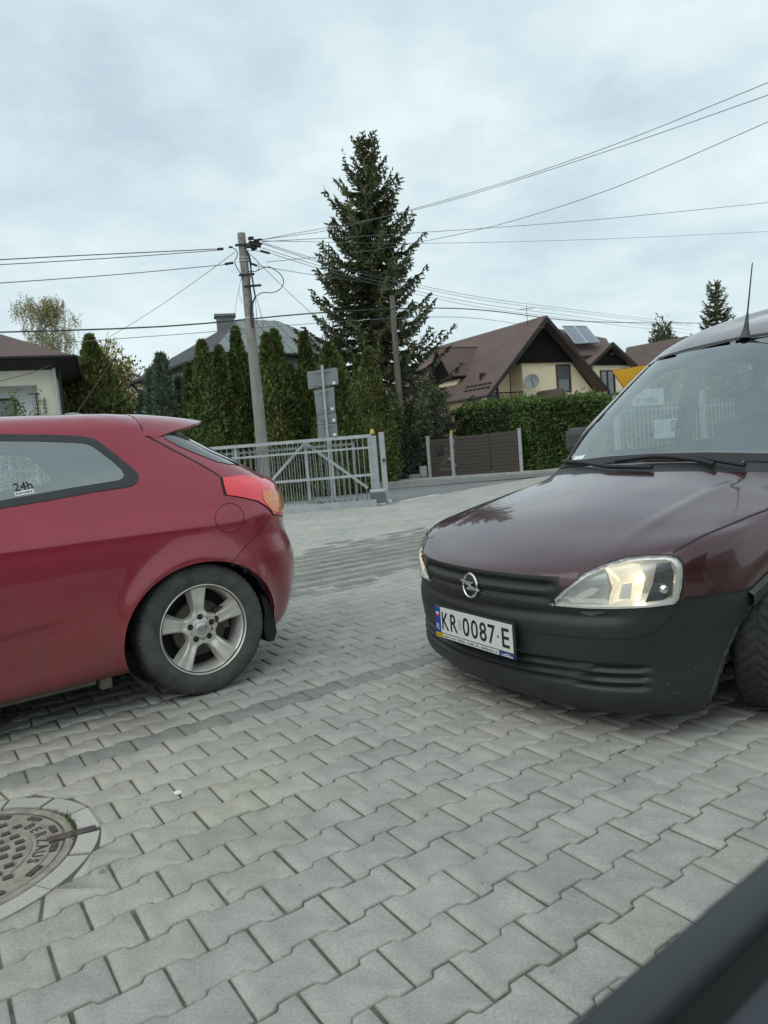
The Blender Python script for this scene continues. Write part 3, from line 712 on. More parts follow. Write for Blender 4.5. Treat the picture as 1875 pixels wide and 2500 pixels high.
    patch(bvh, TOP, rg, .003, .03).build('tailgate_glass', M_tint, t, smooth=True, local=True)
    secs = [(0, 3.900, 1.378), (.22, 3.885, 1.374), (.40, 3.825, 1.362), (.50, 3.755, 1.346), (.56, 3.68, 1.328), (.62, 3.58, 1.305), (.665, 3.50, 1.283), (.69, 3.44, 1.268)]
    sb = MB(); V = []; n = 7
    for y_, xt, zt in [(-a, b, c_) for a, b, c_ in secs[:0:-1]]+secs:
        zf_ = hitp(bvh, TOP, (3.40, -y_), .0)[2] if abs(y_) < .63 else 1.352-(abs(y_)-.63)*1.30
        F_ = Vector((3.40, y_, zf_+.004)); T_ = Vector((xt, y_, zt)); mid = F_.lerp(T_, .5)+Vector((0, 0, .008))
        B_ = Vector((3.46, y_*.985, zt-.055 if abs(y_) < .6 else zt-.006))
        V += [F_, F_.lerp(mid, .5)+Vector((0, 0, .003)), mid, mid.lerp(T_, .6)+Vector((0, 0, .002)), T_, T_-Vector((.012, 0, .016 if abs(y_) < .6 else .006)), B_]
    k = len(V)//n; sb.add(V, [(i*n+j, (i+1)*n+j, (i+1)*n+(j+1) % n, i*n+(j+1) % n) for i in range(k-1) for j in range(n)]+[tuple(range(n)), tuple(range((k-1)*n, k*n))[::-1]])
    sb.build('roof_spoiler', M_kpaint, t, smooth=True, local=True, autosmooth=35)
    MB().box((3.735, 0, 1.30), (.11, .34, .03)).build('brake_light', M_black, t, local=True, bevel=.006)
    # aerial
    a = MB().tube([(3.27, 0, 1.455), (3.52, 0, 1.775)], [.0045, .003], 6); a.tube([(3.465, 0, 1.705), (3.52, 0, 1.775)], .0055, 6); a.build('aerial', M_seal, t, smooth=True, local=True)
    MB().lathe([(0, .03), (.02, .026), (.04, .012), (.05, 0)], 16, Matrix.Translation((3.25, 0, 1.433)) @ Matrix.Diagonal((1.7, .8, 1, 1))).build('aerial_base', mat('aerial_grey', (.25, .27, .27), .4), t, smooth=True, local=True)
    # bottom, bumper skirt, sills, mud flap
    MB().box((2.1, 0, .225), (3.6, 1.5, .09)).build('underbody', M_under, t, local=True)
    s_ = MB().tube([(1.3, -.79, .185), (2.2, -.80, .183), (3.02, -.80, .180)], .016, 8); s_.box((3.06, -.80, .165), (.05, .06, .05)); pair(s_, 'sill_flange', M_sill, t, smooth=True, bevel=.004)
    fl_ = MB().prism([(3.865, .43), (3.905, .40), (3.935, .31), (3.942, .21), (3.92, .165), (3.88, .17), (3.865, .24), (3.88, .33)], .17, frame((0, -.66, 0), (1, 0, 0), (0, -1, 0)) @ Matrix.Identity(4))
    pair(fl_, 'mud_flap', M_black, t, bevel=.008)
    # cabin
    for sx, sy in ((2.05, -.36), (2.05, .36)): seat(t, sx, sy, .32, M_dark)
    seat(t, 2.95, 0, .36, M_dark, wd=1.15)
    MB().box((1.45, 0, .90), (.5, 1.35, .22)).build('dashboard', M_dark, t, local=True, bevel=.05)
    # front lamps, mirror, plates are outside the picture but belong to the car
    hl = [(.10, .62), (.40, .70), (.62, .80), (.45, .80), (.2, .73)]
    pair(patch(bvh, NEAR, hl, .004, .03), 'headlight', M_chrome, t, smooth=True)
    mb = MB(); mb.box((1.42, -.98, 1.02), (.10, .20, .15)); mb.box((1.42, -.86, .98), (.06, .14, .04)); pair(mb, 'wing_mirror', M_kpaint, t, bevel=.03)
    pair(patch(bvh, NEAR, [(2.12, .80), (2.34, .80), (2.34, .845), (2.12, .845)], .018, .03), 'door_handle', M_kpaint, t, smooth=True)
    # sticker on the quarter window
    a, b_, c_ = (hitp(bvh, NEAR, p, .004) for p in ((2.79, 1.052), (2.87, 1.060), (2.79, 1.10)))
    fx = (b_-a).normalized(); up = (c_-a).normalized(); nz_ = fx.cross(up)
    Mk = frame(a, fx, nz_)
    st = MB().add([Mk @ Vector(p) for p in ((-.005, -.004, 0), (.072, -.004, 0), (.072, .016, 0), (-.005, .016, 0))], [(0, 1, 2, 3)])
    S_ = st.build('window_sticker', mat('sticker_white', (.75, .77, .77), .5), t, local=True); MW[S_.name] = MW[t.name]
    tx, _ = text_mb('24h', .052, Mk @ Matrix.Translation((0, .019, .001)), 1.0, .0004, .0); tx.build('sticker_lettering', M_seal, S_, local=True)
    tb = MB(); xx = 0.
    for i in range(9):
        wd_ = random.uniform(.003, .006); tb.add([Mk @ Vector(p) for p in ((xx, .002, .001), (xx+wd_, .002, .001), (xx+wd_, .010, .001), (xx, .010, .001))], [(0, 1, 2, 3)]); xx += .0075
    tb.build('small_print', M_seal3, S_, local=True)
    for x_ in (3.53, .88):
        for y_ in (-.785, .785): alloy_wheel(t, x_, y_, .321, R(2))
    return t
def seat(t, x, y, zb, m, wd=.46):
    mb = MB(); mb.box((x, y, zb+.10), (.50, wd, .16)); mb.box((x+.27, y, zb+.42), (.14, wd, .62), M=Matrix.Rotation(R(14), 4, 'Y'))
    s = mb.build('seat', m, t, local=True, bevel=.05); MW[s.name] = MW[t.name]
    for yy in ([y] if wd < .8 else [y-.36, y+.36]):
        MB().box((x+.38, yy, zb+.81), (.09, .26, .17), M=Matrix.Rotation(R(10), 4, 'Y')).build('headrest', m, s, local=True, bevel=.04)
def alloy_wheel(t, x, y, rad, rot):
    s = -1 if y < 0 else 1
    M = wheel_axis(x, y, rad, 0); MW_ = MW[t.name]
    w_ = bpy.data.objects.new('wheel', None); COL.objects.link(w_); w_.parent = t; w_.location = (x, y, rad); w_.empty_display_size = .1
    MW[w_.name] = MW_ @ Matrix.Translation((x, y, rad))
    I = Matrix.Translation((-x, -y, -rad))
    def part(mb, nm, m, **k): return xf_mb(mb, I @ M).build(nm, m, w_, local=True, smooth=True, **k)
    part(tyre_mb(rad, .205, .212, 1), 'tyre', M_tyre)
    part(MB().lathe([(.214, .085), (.219, .092), (.222, .090), (.222, .080), (.212, .074), (.203, .060), (.196, .02), (.192, -.08), (.200, -.09)], 96), 'rim', M_alloy)
    sp_ = MB()
    for k in range(5):
        a = R(90)+rot+k*2*math.pi/5; ca, sa = math.cos(a), math.sin(a); ns, nt = 14, 9; V = []
        for i in range(ns):
            q = i/(ns-1); r_ = .050+(.210-.050)*q
            hw = .039+.007*(abs(q-.35)/.65)**2*2.2+(.022*max(0, .22-q)/.22) - .004*math.exp(-((q-.4)/.25)**2)
            zt = .046+.030*q**1.3 - .010*math.exp(-((q-.25)/.12)**2)
            for j in range(nt):
                tt = -1+2*j/(nt-1); edge = abs(tt)
                zz_ = zt - (.0 if edge < .62 else .008*(edge-.62)/.38) - (.035 if j in (0, nt-1) else 0.) + .004*(edge > .4)*(edge < .8)
                ww = hw*tt*(1.0 if j not in (0, nt-1) else 1.12)
                V.append((r_*ca-ww*sa, r_*sa+ww*ca, zz_))
        sp_.add(V, [(i*nt+j, (i+1)*nt+j, (i+1)*nt+j+1, i*nt+j+1) for i in range(ns-1) for j in range(nt-1)])
    part(sp_, 'spoke', M_alloy, autosmooth=35)
    part(MB().lathe([(.0, .052), (.036, .052), (.050, .046), (.062, .040), (.066, .020)], 48), 'hub', M_alloy)
    cap = part(MB().lathe([(.0, .0575), (.026, .0570), (.030, .054), (.031, .05)], 36), 'centre_cap', mat('cap_silver', (.66, .65, .62), .35, .8))
    el = MB(); el.tube([(.021*math.cos(a), .0125*math.sin(a), .0578) for a in np.linspace(0, 2*math.pi, 25)], .0012, 5)
    tx, wd_ = text_mb('KIA', .015, Matrix.Translation((-.0135, -.0054, .0576)), .85, .0006); el.add(tx.v, tx.f)
    if s > 0: pass
    part(el, 'cap_emblem', M_disc)
    for k in range(5):
        lug = MB(); lugd = MB()
        a = R(90)+rot+k*2*math.pi/5; c = (.058*math.cos(a), .058*math.sin(a))
        lugd.lathe([(0, .0505), (.0125, .0505), (.0145, .049)], 18, Matrix.Translation((c[0], c[1], .0))); lug.cyl((c[0], c[1], .045), (c[0], c[1], .056), .0085, .0075, 6)
        part(lugd, 'lug_recess', M_under); part(lug, 'lug_nut', M_disc, autosmooth=30)
    part(MB().lathe([(.05, .02), (.135, .02), (.140, .012), (.140, -.005), (.05, -.005)], 64), 'brake_disc', M_disc)
    part(MB().lathe([(0, -.03), (.19, -.03), (.19, -.06), (0, -.06)], 48), 'wheel_back', M_under)
    part(MB().box((.11, .03, .02), (.07, .11, .05)), 'brake_caliper', M_disc)
M_seal2 = mat('window_surround', (.030, .033, .034), .42, var=.15, vscale=20)
M_seal3 = mat('panel_line', (.04, .008, .012), .7)
M_sill = mat('dusty_sill', (.10, .088, .073), .9, var=.4, vscale=14)
M_kglass = glass('hatch_glass', (.66, .74, .72), 1.5, base=.22)
M_tint = mat('tinted_glass', (.02, .026, .026), .03, coat=1.0, spec=.9)
build_hatchback()
# ================================================================== the dark wine van
CA = R(30.6); CFp = Vector((.34, 2.92, 0))
M_wine = paint('wine_paint', (.050, .0065, .012), (.15, .125, .11), .2, .7, .25, .26)
M_bump = mat('bumper_plastic', (.014, .017, .017), .50, var=.35, vscale=5, bump=.22, bscale=420, bdist=.002, col2=(.022, .026, .0255))
M_trim = mat('arch_plastic', (.045, .050, .050), .6, var=.3, vscale=9, bump=.2, bscale=300, bdist=.002)
M_lamp = glass('lamp_glass', (.97, .98, .97), .9, base=.02)
def build_van():
    t = thing('parked_van', 'dark wine van with black bumper, lit headlights and plate KR 0087E, facing the gap', 'van', CFp, CA)
    #        xf    zf    w    zs    xr    zr    Lf   Lr
    rows = [(.080, .088, .812, .100, 4.22, .26, .62, .3),
            (.040, .125, .832, .145, 4.26, .30, .66, .3),
            (.010, .30, .842, .32, 4.30, .36, .74, .3),
            (.000, .40, .846, .42, 4.31, .45, .75, .3),
            (.004, .50, .845, .525, 4.30, .55, .75, .3),
            (.006, .575, .844, .585, 4.30, .62, .72, .3),
            (.030, .612, .842, .645, 4.30, .68, .66, .3),
            (.110, .655, .838, .705, 4.30, .74, .56, .3),
            (.36, .755, .832, .76, 4.30, .80, .50, .3),
            (.70, .852, .838, .81, 4.30, .86, .50, .3),
            (.975, .918, .832, .87, 4.30, .92, .58, .3),
            (1.075, .945, .818, .94, 4.30, .98, .50, .3),
            (1.30, 1.125, .775, 1.12, 4.28, 1.15, .32, .3),
            (1.575, 1.335, .722, 1.33, 4.25, 1.35, .28, .3),
            (1.85, 1.54, .665, 1.525, 4.20, 1.53, .26, .3),
            (1.93, 1.582, .640, 1.585, 4.18, 1.60, .26, .3),
            (2.06, 1.642, .56, 1.665, 4.14, 1.68, .26, .3),
            (2.24, 1.70, .31, 1.758, 4.08, 1.74, .26, .3),
            (2.42, 1.745, .0, 1.805, 4.02, 1.765, .26, .3)]
    ftab = [(0, 0), (.067, .445), (.187, .713), (.413, .903), (.667, .98), (1, 1)]
    rtab = [(0, 0), (.04, .4), (.2, .8), (.45, .95), (.7, .99), (1, 1)]
    G = body_surface(rows, ftab, [.14, .33, .55, .78], rtab)
    S, ri, ci = densify(G, .019, (0, 7), .0075)
    X, Y, Z = S[..., 0].copy(), S[..., 1].copy(), S[..., 2].copy(); fr = X < .55
    # air slots low in the bumper, ledge under the lamps, grille bar
    m = fr*np.clip((.70-Y)/.03, 0, 1)
    for zc in (.205, .240, .275): S[..., 0] += m*.022*np.exp(-((Z-zc-.004*Y)/.0085)**2)
    S[..., 0] += fr*.014*np.exp(-((Z-.452-.02*(Y/.8)**2)/.020)**2)*np.clip((.66-Y)/.06, 0, 1)
    gm = fr*np.clip((.415-Y)/.03, 0, 1); zb = .536+.06*Y
    S[..., 0] += gm*(.020*np.exp(-((Z-.570)/.011)**2) - .006*np.exp(-((Z-.543)/.010)**2) + .012*np.exp(-((Z-.515)/.010)**2))
    # swelling wing above the arch, fold along the bonnet
    for cx in (.82, 3.62):
        d = np.hypot(X-cx, Z-.29); S[..., 1] += .018*np.exp(-((d-.36)/.08)**2)*(Y > .6)*np.clip((Z-.4)/.1, 0, 1)
    fold = np.exp(-((Y-(.545+.02*X))/.030)**2)*np.clip((X-.25)/.2, 0, 1)*np.clip((1.0-X)/.1, 0, 1)*(Z > .6); S[..., 2] += .004*fold
    bm = surf_bm(S, ri, ci); bvh = BVHTree.FromBMesh(bm)
    inv = MW[t.name].inverted(); cam_l = inv @ Vector((0, 0, CAMH))
    def tr(pts, o=(0, 0), s=1.):
        res = []
        for p in pts:
            d = (inv.to_3x3() @ ray(o[0]+p[0]*s, o[1]+p[1]*s)).normalized(); h = bvh.ray_cast(cam_l, d)
            res.append(h[0] if h[0] is not None else bvh.find_nearest(cam_l + d*3.2)[0])
        return res
    z1 = ((980, 1280), 400/1659); z2 = ((1280, 1280), 595/1659); z3 = ((1350, 700), 525/1659); z4 = ((1000, 1130), 875/1659)
    DH = View((-2, -2.4, 0), (.62, -.785, 0), (0, 0, 1), (.785, .62, 0))
    hlo = [DH.to2(p) for p in tr([(150, 552), (250, 455), (400, 335), (550, 268), (700, 226), (850, 210), (1000, 208), (1055, 226), (1085, 266), (1092, 320), (1080, 430), (1052, 542), (850, 568), (600, 578), (350, 570)], *z2)]
    hl = [tuple(p) for p in spline_or(hlo, 90)]
    ch = np.array(hl).mean(0); hls = [tuple(ch+(np.array(p)-ch)*.975) for p in hl]; hin = [tuple(ch+(np.array(p)-ch)*.86) for p in hl]
    wsc = [(-.655, .930), (-.60, .938), (-.30, .958), (0, .964), (.30, .958), (.60, .938), (.655, .930), (.63, 1.10), (.595, 1.33), (.555, 1.49), (.53, 1.522), (.40, 1.536), (0, 1.552), (-.40, 1.536), (-.53, 1.522), (-.555, 1.49), (-.595, 1.33), (-.63, 1.10)]
    wgl = [(y*.965, .962+(z-.930)*.955+.004*0) for y, z in wsc]
    d1 = [(1.50, .985), (1.62, 1.10), (1.86, 1.31), (2.08, 1.46), (2.20, 1.50), (2.42, 1.525), (2.44, .98), (2.0, .972)]
    d2 = [(2.56, .982), (2.54, 1.53), (2.9, 1.55), (3.16, 1.55), (3.18, .99)]
    d3 = [(3.30, .995), (3.29, 1.55), (3.7, 1.545), (3.95, 1.52), (4.02, 1.40), (4.04, 1.0)]
    rwin = [(-.62, 1.02), (-.58, 1.50), (-.4, 1.54), (0, 1.55), (.4, 1.54), (.58, 1.50), (.62, 1.02)]
    aF = [(.398, .04), (.414, .155), (.440, .22), (.484, .305), (.546, .405), (.64, .478), (.72, .512), (.82, .525), (.92, .512), (1.02, .46), (1.10, .38), (1.135, .29), (1.14, .2), (1.14, .04)]
    aR = [(3.62+.36*math.cos(a), .30+.30*math.sin(a)) for a in np.linspace(R(-50), R(230), 50)]
    for vw, sd in ((NEAR, -1), (FAR, 1)):
        for a in (d1, d2, d3, aF, aR): cut(bm, vw, a, sd)
    cut(bm, FRONT, wsc, 0, 5.2); cut(bm, REAR, rwin, 0, 4.2)
    DHf = View((-2, 2.4, 0), (.62, .785, 0), (0, 0, 1), (.785, -.62, 0))
    cut(bm, DH, hls, -1, 3.6); cut(bm, DHf, hls, 1, 3.6)
    def sel(c, r, k):
        if r < 4 and c.x < .80: return 'bumper'
        if r < 5.6 and abs(c.y) < .43 and c.x < .4: return 'bumper'
        if 10.0 < r < 11 and k < 3.2: return 'cowl'
        return 'body'
    P = bm_parts(bm, sel)
    for kk, m_ in (('body', M_wine), ('bumper', M_bump), ('cowl', M_black)):
        P[kk].build(kk, m_, t, smooth=True, local=True, autosmooth=48)
    P2 = inset(P['body'], .03); P2.f = [f[::-1] for f in P['body'].f if all(P['body'].v[i][2] > .5 and P['body'].v[i][0] > 1.12 for i in f)]
    P2.build('cabin_lining', M_lining, t, smooth=True, local=True)
    # glazing
    patch(bvh, FRONT, wsc, .001, .03).build('windscreen', M_vglass, t, smooth=True, local=True)
    ring(bvh, FRONT, wsc, wgl, .0035).build('windscreen_frit', M_seal, t, smooth=True, local=True)
    for nm, a in (('door_window', d1), ('door_window', d2), ('quarter_window', d3)):
        c = np.array(a).mean(0); inn = [tuple(c+(np.array(p)-c)*(.93, .90)) for p in a]
        for f in ((lambda m: m), mirror):
            f(patch(bvh, NEAR, a, .001, .03)).build(nm, M_carglass, t, smooth=True, local=True); f(ring(bvh, NEAR, a, inn, .003)).build('window_seal', M_seal, t, smooth=True, local=True)
    patch(bvh, REAR, rwin, .002, .04).build('rear_window', M_carglass, t, smooth=True, local=True)
    # arches: liners and plastic flares
    for f in ((lambda m: m), mirror):
        for a in (aF, aR):
            f(sweep_in(bvh, NEAR, a, .33, .01)).build('arch_liner', M_under, t, smooth=True, local=True)
        fl = [(.580, .505), (.645, .532), (.72, .558), (.82, .570), (.93, .556), (1.045, .50), (1.13, .40), (1.168, .29), (1.172, .12)]
        f(stroke(bvh, NEAR, [(x_, z_-.018) for x_, z_ in fl], .062, .002, thick=.016)).build('arch_flare', M_trim, t, smooth=True, local=True)
    # headlamps: chrome bowl behind a clear lens, bulbs lit
    Ph = np.array(hl)
    def bowl(p, q):
        d = np.sqrt(((Ph-np.array(p))**2).sum(1)).min(); k = min(1, d/.035); return q + DH.d*(.075*(k*k*(3-2*k)))
    M_refl = mat('lamp_chrome', (.84, .84, .81), .32, .55, bump=.3, bscale=16, bdist=.02)
    M_refd = mat('lamp_dark_chrome', (.66, .68, .69), .2, .7)
    M_bulb = mat('lit_bulb', (1, .85, .6), .3, emit=(1, .86, .58, 5.0)); M_glow = mat('lit_reflector', (.90, .85, .72), .28, .5, emit=(1, .86, .64, .16), bump=.3, bscale=30, bdist=.01)
    M_glow2 = mat('lit_rim', (.92, .84, .66), .3, .3, emit=(1, .82, .52, .30)); M_ind = mat('indicator_dark', (.20, .22, .23), .14, .8, bump=.3, bscale=40, bdist=.01)
    def at2(px, py): return DH.to2(tr([(px, py)], *z2)[0])
    for f in ((lambda m: m), mirror):
        h = f(patch(bvh, DH, hl, .001, .012, bowl)).build('headlight', M_refl, t, smooth=True, local=True); MW[h.name] = MW[t.name]
        def sub(mb, nm, m_, **k): return f(mb).build(nm, m_, h, local=True, smooth=True, **k)
        sub(ring(bvh, DH, hl, hls, .006, 200), 'lamp_gasket', M_seal)
        sub(ring(bvh, DH, [tuple(ch+(np.array(p)-ch)*.978) for p in hl], [tuple(ch+(np.array(p)-ch)*.895) for p in hl], -.004, 200), 'lamp_bezel', mat('lamp_bezel', (.82, .84, .84), .35, .4))
        sub(patch(bvh, DH, hls, .0045, .02), 'lamp_lens', M_lamp)
        def zone(poly, dep, nm, m_, bulge=0., cc=None, res=.010):
            Q_ = [DH.to2(tr([p], *zl)[0]) for p in poly]; Pq = np.array(resample(Q_, .004)); cq = np.array(cc if cc else np.mean(Q_, 0)); rr = max(np.hypot(*(np.array(q_)-cq)) for q_ in Q_)
            def fn(p, q): return q + DH.d*(dep - bulge*min(1., (np.hypot(*(np.array(p)-cq))/rr))**2)
            return sub(patch(bvh, DH, Q_, 0., res, fn), nm, m_)
        zl = ((1300, 1330), 400/952)
        zone([(128, 335), (165, 285), (225, 215), (325, 152), (405, 138), (428, 200), (448, 262), (436, 335), (300, 342)], .060, 'main_reflector', M_refd, .028)
        zone([(425, 122), (540, 108), (618, 124), (648, 190), (645, 262), (620, 348), (448, 350), (462, 280), (440, 200)], .066, 'dipped_reflector', M_glow, .040)
        zone([(722, 112), (800, 108), (822, 165), (815, 300), (760, 330), (690, 338), (655, 342), (700, 232)], .030, 'indicator_reflector', M_ind, .012)
        zone([(232, 322), (290, 280), (345, 258), (392, 262), (350, 300), (300, 318)], .028, 'bright_facet', M_refl)
        zone([(520, 238), (578, 228), (570, 320), (500, 322)], .018, 'bulb_shield', mat('lamp_white', (.80, .80, .76), .5))
        def at3(px, py, dep): q = tr([(px, py)], *zl)[0]; return q + DH.d*dep
        P_ = spline([tuple(at3(*a_)) for a_ in ((418, 128, .022), (452, 168, .014), (492, 205, .010), (478, 262, .012), (462, 300, .014), (456, 350, .018))], 20)
        sub(MB().tube([tuple(p) for p in P_], .0075, 8), 'reflector_rim', M_glow2)
        sub(MB().lathe([(0, .012), (.009, .008), (.011, 0), (.010, -.03)], 14, frame(at3(612, 215, .032), (0, -1, 0), (-1, -.2, 0))), 'bulb', M_bulb)
        sub(MB().lathe([(0, .016), (.014, .010), (.017, 0), (.014, -.02)], 16, frame(at3(765, 265, .026), (.5, -.86, 0), (-.75, -.5, 0))), 'indicator_bulb', M_chrome)
        rb_ = MB()
        for k in range(7):
            y0_ = 318+k*4.2; rb_.tube([tuple(at3(200+k*4, y0_, .016)), tuple(at3(430, y0_+4, .020))], .0012, 4)
        sub(rb_, 'lens_ribs', M_refl)
    # panel gaps
    def add(m_, bs=True):
        if bs: pair(m_, 'panel_gap', M_seal, t, smooth=True)
        else: m_.build('panel_gap', M_seal, t, smooth=True, local=True)
    sl = [TOP.to2(p) for p in tr([(1220, 415), (1300, 370), (1400, 320), (1530, 266), (1655, 217)], *z4)]+[(1.10, .735), (1.22, .745)]
    add(stroke(bvh, TOP, sl, .008, .0015))
    add(stroke(bvh, NEAR, [(.33, .523), (.42, .523), (.52, .525), (.60, .527)], .006, .003))
    add(stroke(bvh, FRONT, [(-.40, .593), (-.2, .592), (0, .592), (.2, .592), (.40, .593)], .008, .002), False)
    for ln in ([(1.40, .93), (1.42, .6), (1.50, .25)], [(2.49, 1.53), (2.49, .25)], [(3.24, 1.54), (3.22, .6)]): add(stroke(bvh, NEAR, ln, .007, .0015))
    add(stroke(bvh, FRONT, [(-.53, 1.536), (-.3, 1.556), (0, 1.566), (.3, 1.556), (.53, 1.536)], .014, .002), False)
    bl = [FRONT.to2(p) for p in tr([(0, 725), (150, 745), (400, 772), (600, 785), (760, 775), (900, 730), (1000, 640), (1040, 570)], *z2)]
    pair(stroke(bvh, FRONT, bl, .004, .002), 'bumper_crease', M_seal, t, smooth=True)
    # chips and scratches on the bumper
    sc = MB()
    for _ in range(34):
        a = (random.uniform(980, 1320), random.uniform(940, 1260)); b_ = (a[0]+random.uniform(-14, 14), a[1]+random.uniform(-8, 8))
        L2 = [NEAR.to2(p) for p in tr([a, b_], *z2)]
        if np.linalg.norm(np.array(L2[0])-L2[1]) < .05: q = stroke(bvh, NEAR, L2, random.uniform(.0008, .0016), .0012, step=.004); sc.add(q.v, q.f)
    ed = [(x_-.004, z_) for x_, z_ in aF[1:6]]
    for k in range(26):
        i = random.randrange(len(ed)-1); q_ = random.random(); p = np.array(ed[i])*(1-q_)+np.array(ed[i+1])*q_-(.008, 0); dd = (np.array(ed[i+1])-ed[i]); dd /= np.linalg.norm(dd)+1e-9
        q = stroke(bvh, NEAR, [tuple(p), tuple(p+dd*random.uniform(.006, .024))], random.uniform(.001, .0022), .0015, step=.004); sc.add(q.v, q.f)
    for (px, py, n_) in ((805, 700, 12), (560, 650, 10)):
        for _ in range(n_):
            a = (px+random.gauss(0, 45), py+random.gauss(0, 30)); b_ = (a[0]+random.uniform(-22, 22), a[1]+random.uniform(-5, 12))
            q = stroke(bvh, FRONT, [FRONT.to2(p) for p in tr([a, b_], *z1)], random.uniform(.0008, .002), .0014, step=.004); sc.add(q.v, q.f)
    sc.build('scratches', mat('scratch_grey', (.20, .21, .21), .8), t, local=True)['kind'] = 'stuff'
    pb = [DH.to2(p) for p in tr([(375, 592), (555, 592), (535, 606), (500, 608), (465, 622), (440, 620), (400, 610)], *z2)]
    patch(bvh, DH, pb, .0012, .01).build('paint_chip', mat('chip_grey', (.10, .11, .115), .6), t, local=True)
    # badge
    bz = tr([(722, 615)], *z1)[0]; Mb = Matrix.Translation((bz.x-.012, 0, bz.z)) @ frame((0, 0, 0), (0, -1, 0), (-1, 0, .06))
    bd = xf_mb(MB().tube([(.0445*math.cos(a), .0490*math.sin(a), 0) for a in np.linspace(0, 2*math.pi, 49)], .0052, 8, False), Mb)
    zg = MB().prism([(-.062, .0130), (-.060, .0195), (.030, .0165), (.004, .0030), (.062, -.0130), (.060, -.0195), (-.030, -.0165), (-.004, -.0030)], .008, Mb @ Matrix.Translation((0, 0, -.003)))
    e_ = bd.build('badge', M_chrome, t, local=True, smooth=True); MW[e_.name] = MW[t.name]
    zg.build('badge_bolt', M_chrome, e_, local=True, bevel=.0015)
    # number plate with its holder
    Mp = Matrix.Translation((-.0165, 0, .3515)) @ frame((0, 0, 0), (0, -1, 0), (-1, 0, 0))
    hd = MB(); hd.prism([(-.268, -.083), (.268, -.083), (.268, .064), (-.268, .064)], .012, Mp @ Matrix.Translation((0, 0, -.012)))
    N_ = hd.build('plate_holder', M_black, t, local=True, bevel=.004); MW[N_.name] = MW[t.name]
    def rect(x0, y0, x1, y1, z, th=.0006): return MB().prism([(x0, y0), (x1, y0), (x1, y1), (x0, y1)], th, Mp @ Matrix.Translation((0, 0, z)))
    rect(-.259, -.057, .259, .057, .0006, .002).build('number_plate', mat('plate_white', (.62, .64, .62), .35, var=.04, vscale=20), N_, local=True, bevel=.0006)
    rect(-.259, -.057, -.218, .057, .0027).build('plate_blue_band', mat('plate_blue', (.018, .06, .32), .4), N_, local=True)
    rect(-.249, .024, -.228, .034, .0034).build('flag_white', mat('plate_white', (.62, .64, .62)), N_, local=True); rect(-.249, .013, -.228, .0235, .0034).build('flag_red', mat('flag_red', (.55, .03, .04), .5), N_, local=True)
    M_ink = mat('plate_ink', (.012, .012, .013), .5); M_ltw = mat('letter_white', (.68, .70, .70), .6)
    def put(txt, x, y, hgt, wd, m_, nm, z=.0031, bold=0.):
        mb, w0 = text_mb(txt, hgt/.72, Matrix.Identity(4), 1., .0003, bold); k = wd/w0
        return xf_mb(mb, Mp @ Matrix.Translation((x, y, z)) @ Matrix.Diagonal((k, 1, 1, 1))).build(nm, m_, N_, local=True)
    for ch_, x_, w_ in (('K', -.208, .050), ('R', -.146, .050), ('0', -.058, .046), ('0', -.001, .046), ('8', .055, .046), ('7', .111, .045), ('E', .196, .044)):
        put(ch_, x_, -.040, .080, w_, M_ink, 'plate_character', bold=.0012)
    put('PL', -.250, -.044, .026, .023, M_ltw, 'country_code', .0035)
    rect(-.087, -.022, -.068, .022, .0031).build('plate_seal', mat('seal_grey', (.40, .42, .42), .5, var=.3, vscale=200), N_, local=True)
    MB().lathe([(0, .002), (.005, .0015), (.006, 0)], 12, Mp @ Matrix.Translation((.172, -.004, .0027))).build('plate_screw', mat('rust_spot', (.30, .10, .07), .7), N_, local=True)
    rect(-.262, -.080, -.205, -.061, .0004).build('holder_yellow_tab', mat('tab_yellow', (.72, .46, .03), .5), N_, local=True)
    put('OPEL', -.258, -.076, .011, .048, M_ink, 'tab_lettering', .0012)
    rect(-.205, -.080, .170, -.061, .0004).build('holder_strip', mat('strip_white', (.60, .63, .62), .5), N_, local=True)
    put('Auto-Center', -.200, -.076, .0115, .090, M_ink, 'strip_lettering', .0012)
    sp_ = MB(); xx = -.100
    while xx < .160:
        w_ = random.uniform(.003, .007)
        if random.random() < .85: q = rect(xx, -.0755, xx+w_, -.0755+random.uniform(.006, .011), .0011); sp_.add(q.v, q.f)
        xx += w_+.0022
    sp_.build('small_print', mat('ink_grey', (.16, .17, .18), .6), N_, local=True)
    rect(.170, -.080, .262, -.061, .0004).build('holder_blue_tab', mat('tab_blue', (.03, .05, .22), .4), N_, local=True)
    sp_ = MB()
    for k in range(9): q = rect(.186+k*.0075, -.078, .1905+k*.0075, -.0715, .0011); sp_.add(q.v, q.f)
    q = rect(.205, -.069, .235, -.0665, .0011); sp_.add(q.v, q.f); sp_.build('tab_print', M_ltw, N_, local=True)
    # wipers and windscreen odds and ends
    def on(pts, lift): return [p + Vector((-.7, 0, .7))*lift for p in tr(pts, *z3)]
    for pts in ([(95, 1368), (200, 1372), (330, 1390), (440, 1408)], [(440, 1410), (600, 1412), (780, 1416)], [(500, 1366), (660, 1345), (830, 1330), (1000, 1345), (1180, 1372), (1260, 1395)], [(830, 1332), (1100, 1335), (1300, 1368), (1500, 1402)]):
        P_ = spline([tuple(v_) for v_ in on(pts, .022)], 14)
        MB().tube([tuple(p) for p in P_], .011, 8).build('wiper', M_seal, t, local=True, smooth=True)
    sk = [FRONT.to2(p) for p in tr([(175, 1312), (255, 1300), (230, 1332), (155, 1340)], *z3)]
    patch(bvh, FRONT, sk, .003, .02).build('screen_sticker', mat('sticker_white', (.75, .77, .77)), t, local=True)
    ab = tr([(1482, 402)], *z3)[0]; a0 = Vector((ab.x, ab.y, ab.z)); tip = a0+Vector((.09, 0, .40)); ax = (tip-a0).normalized()
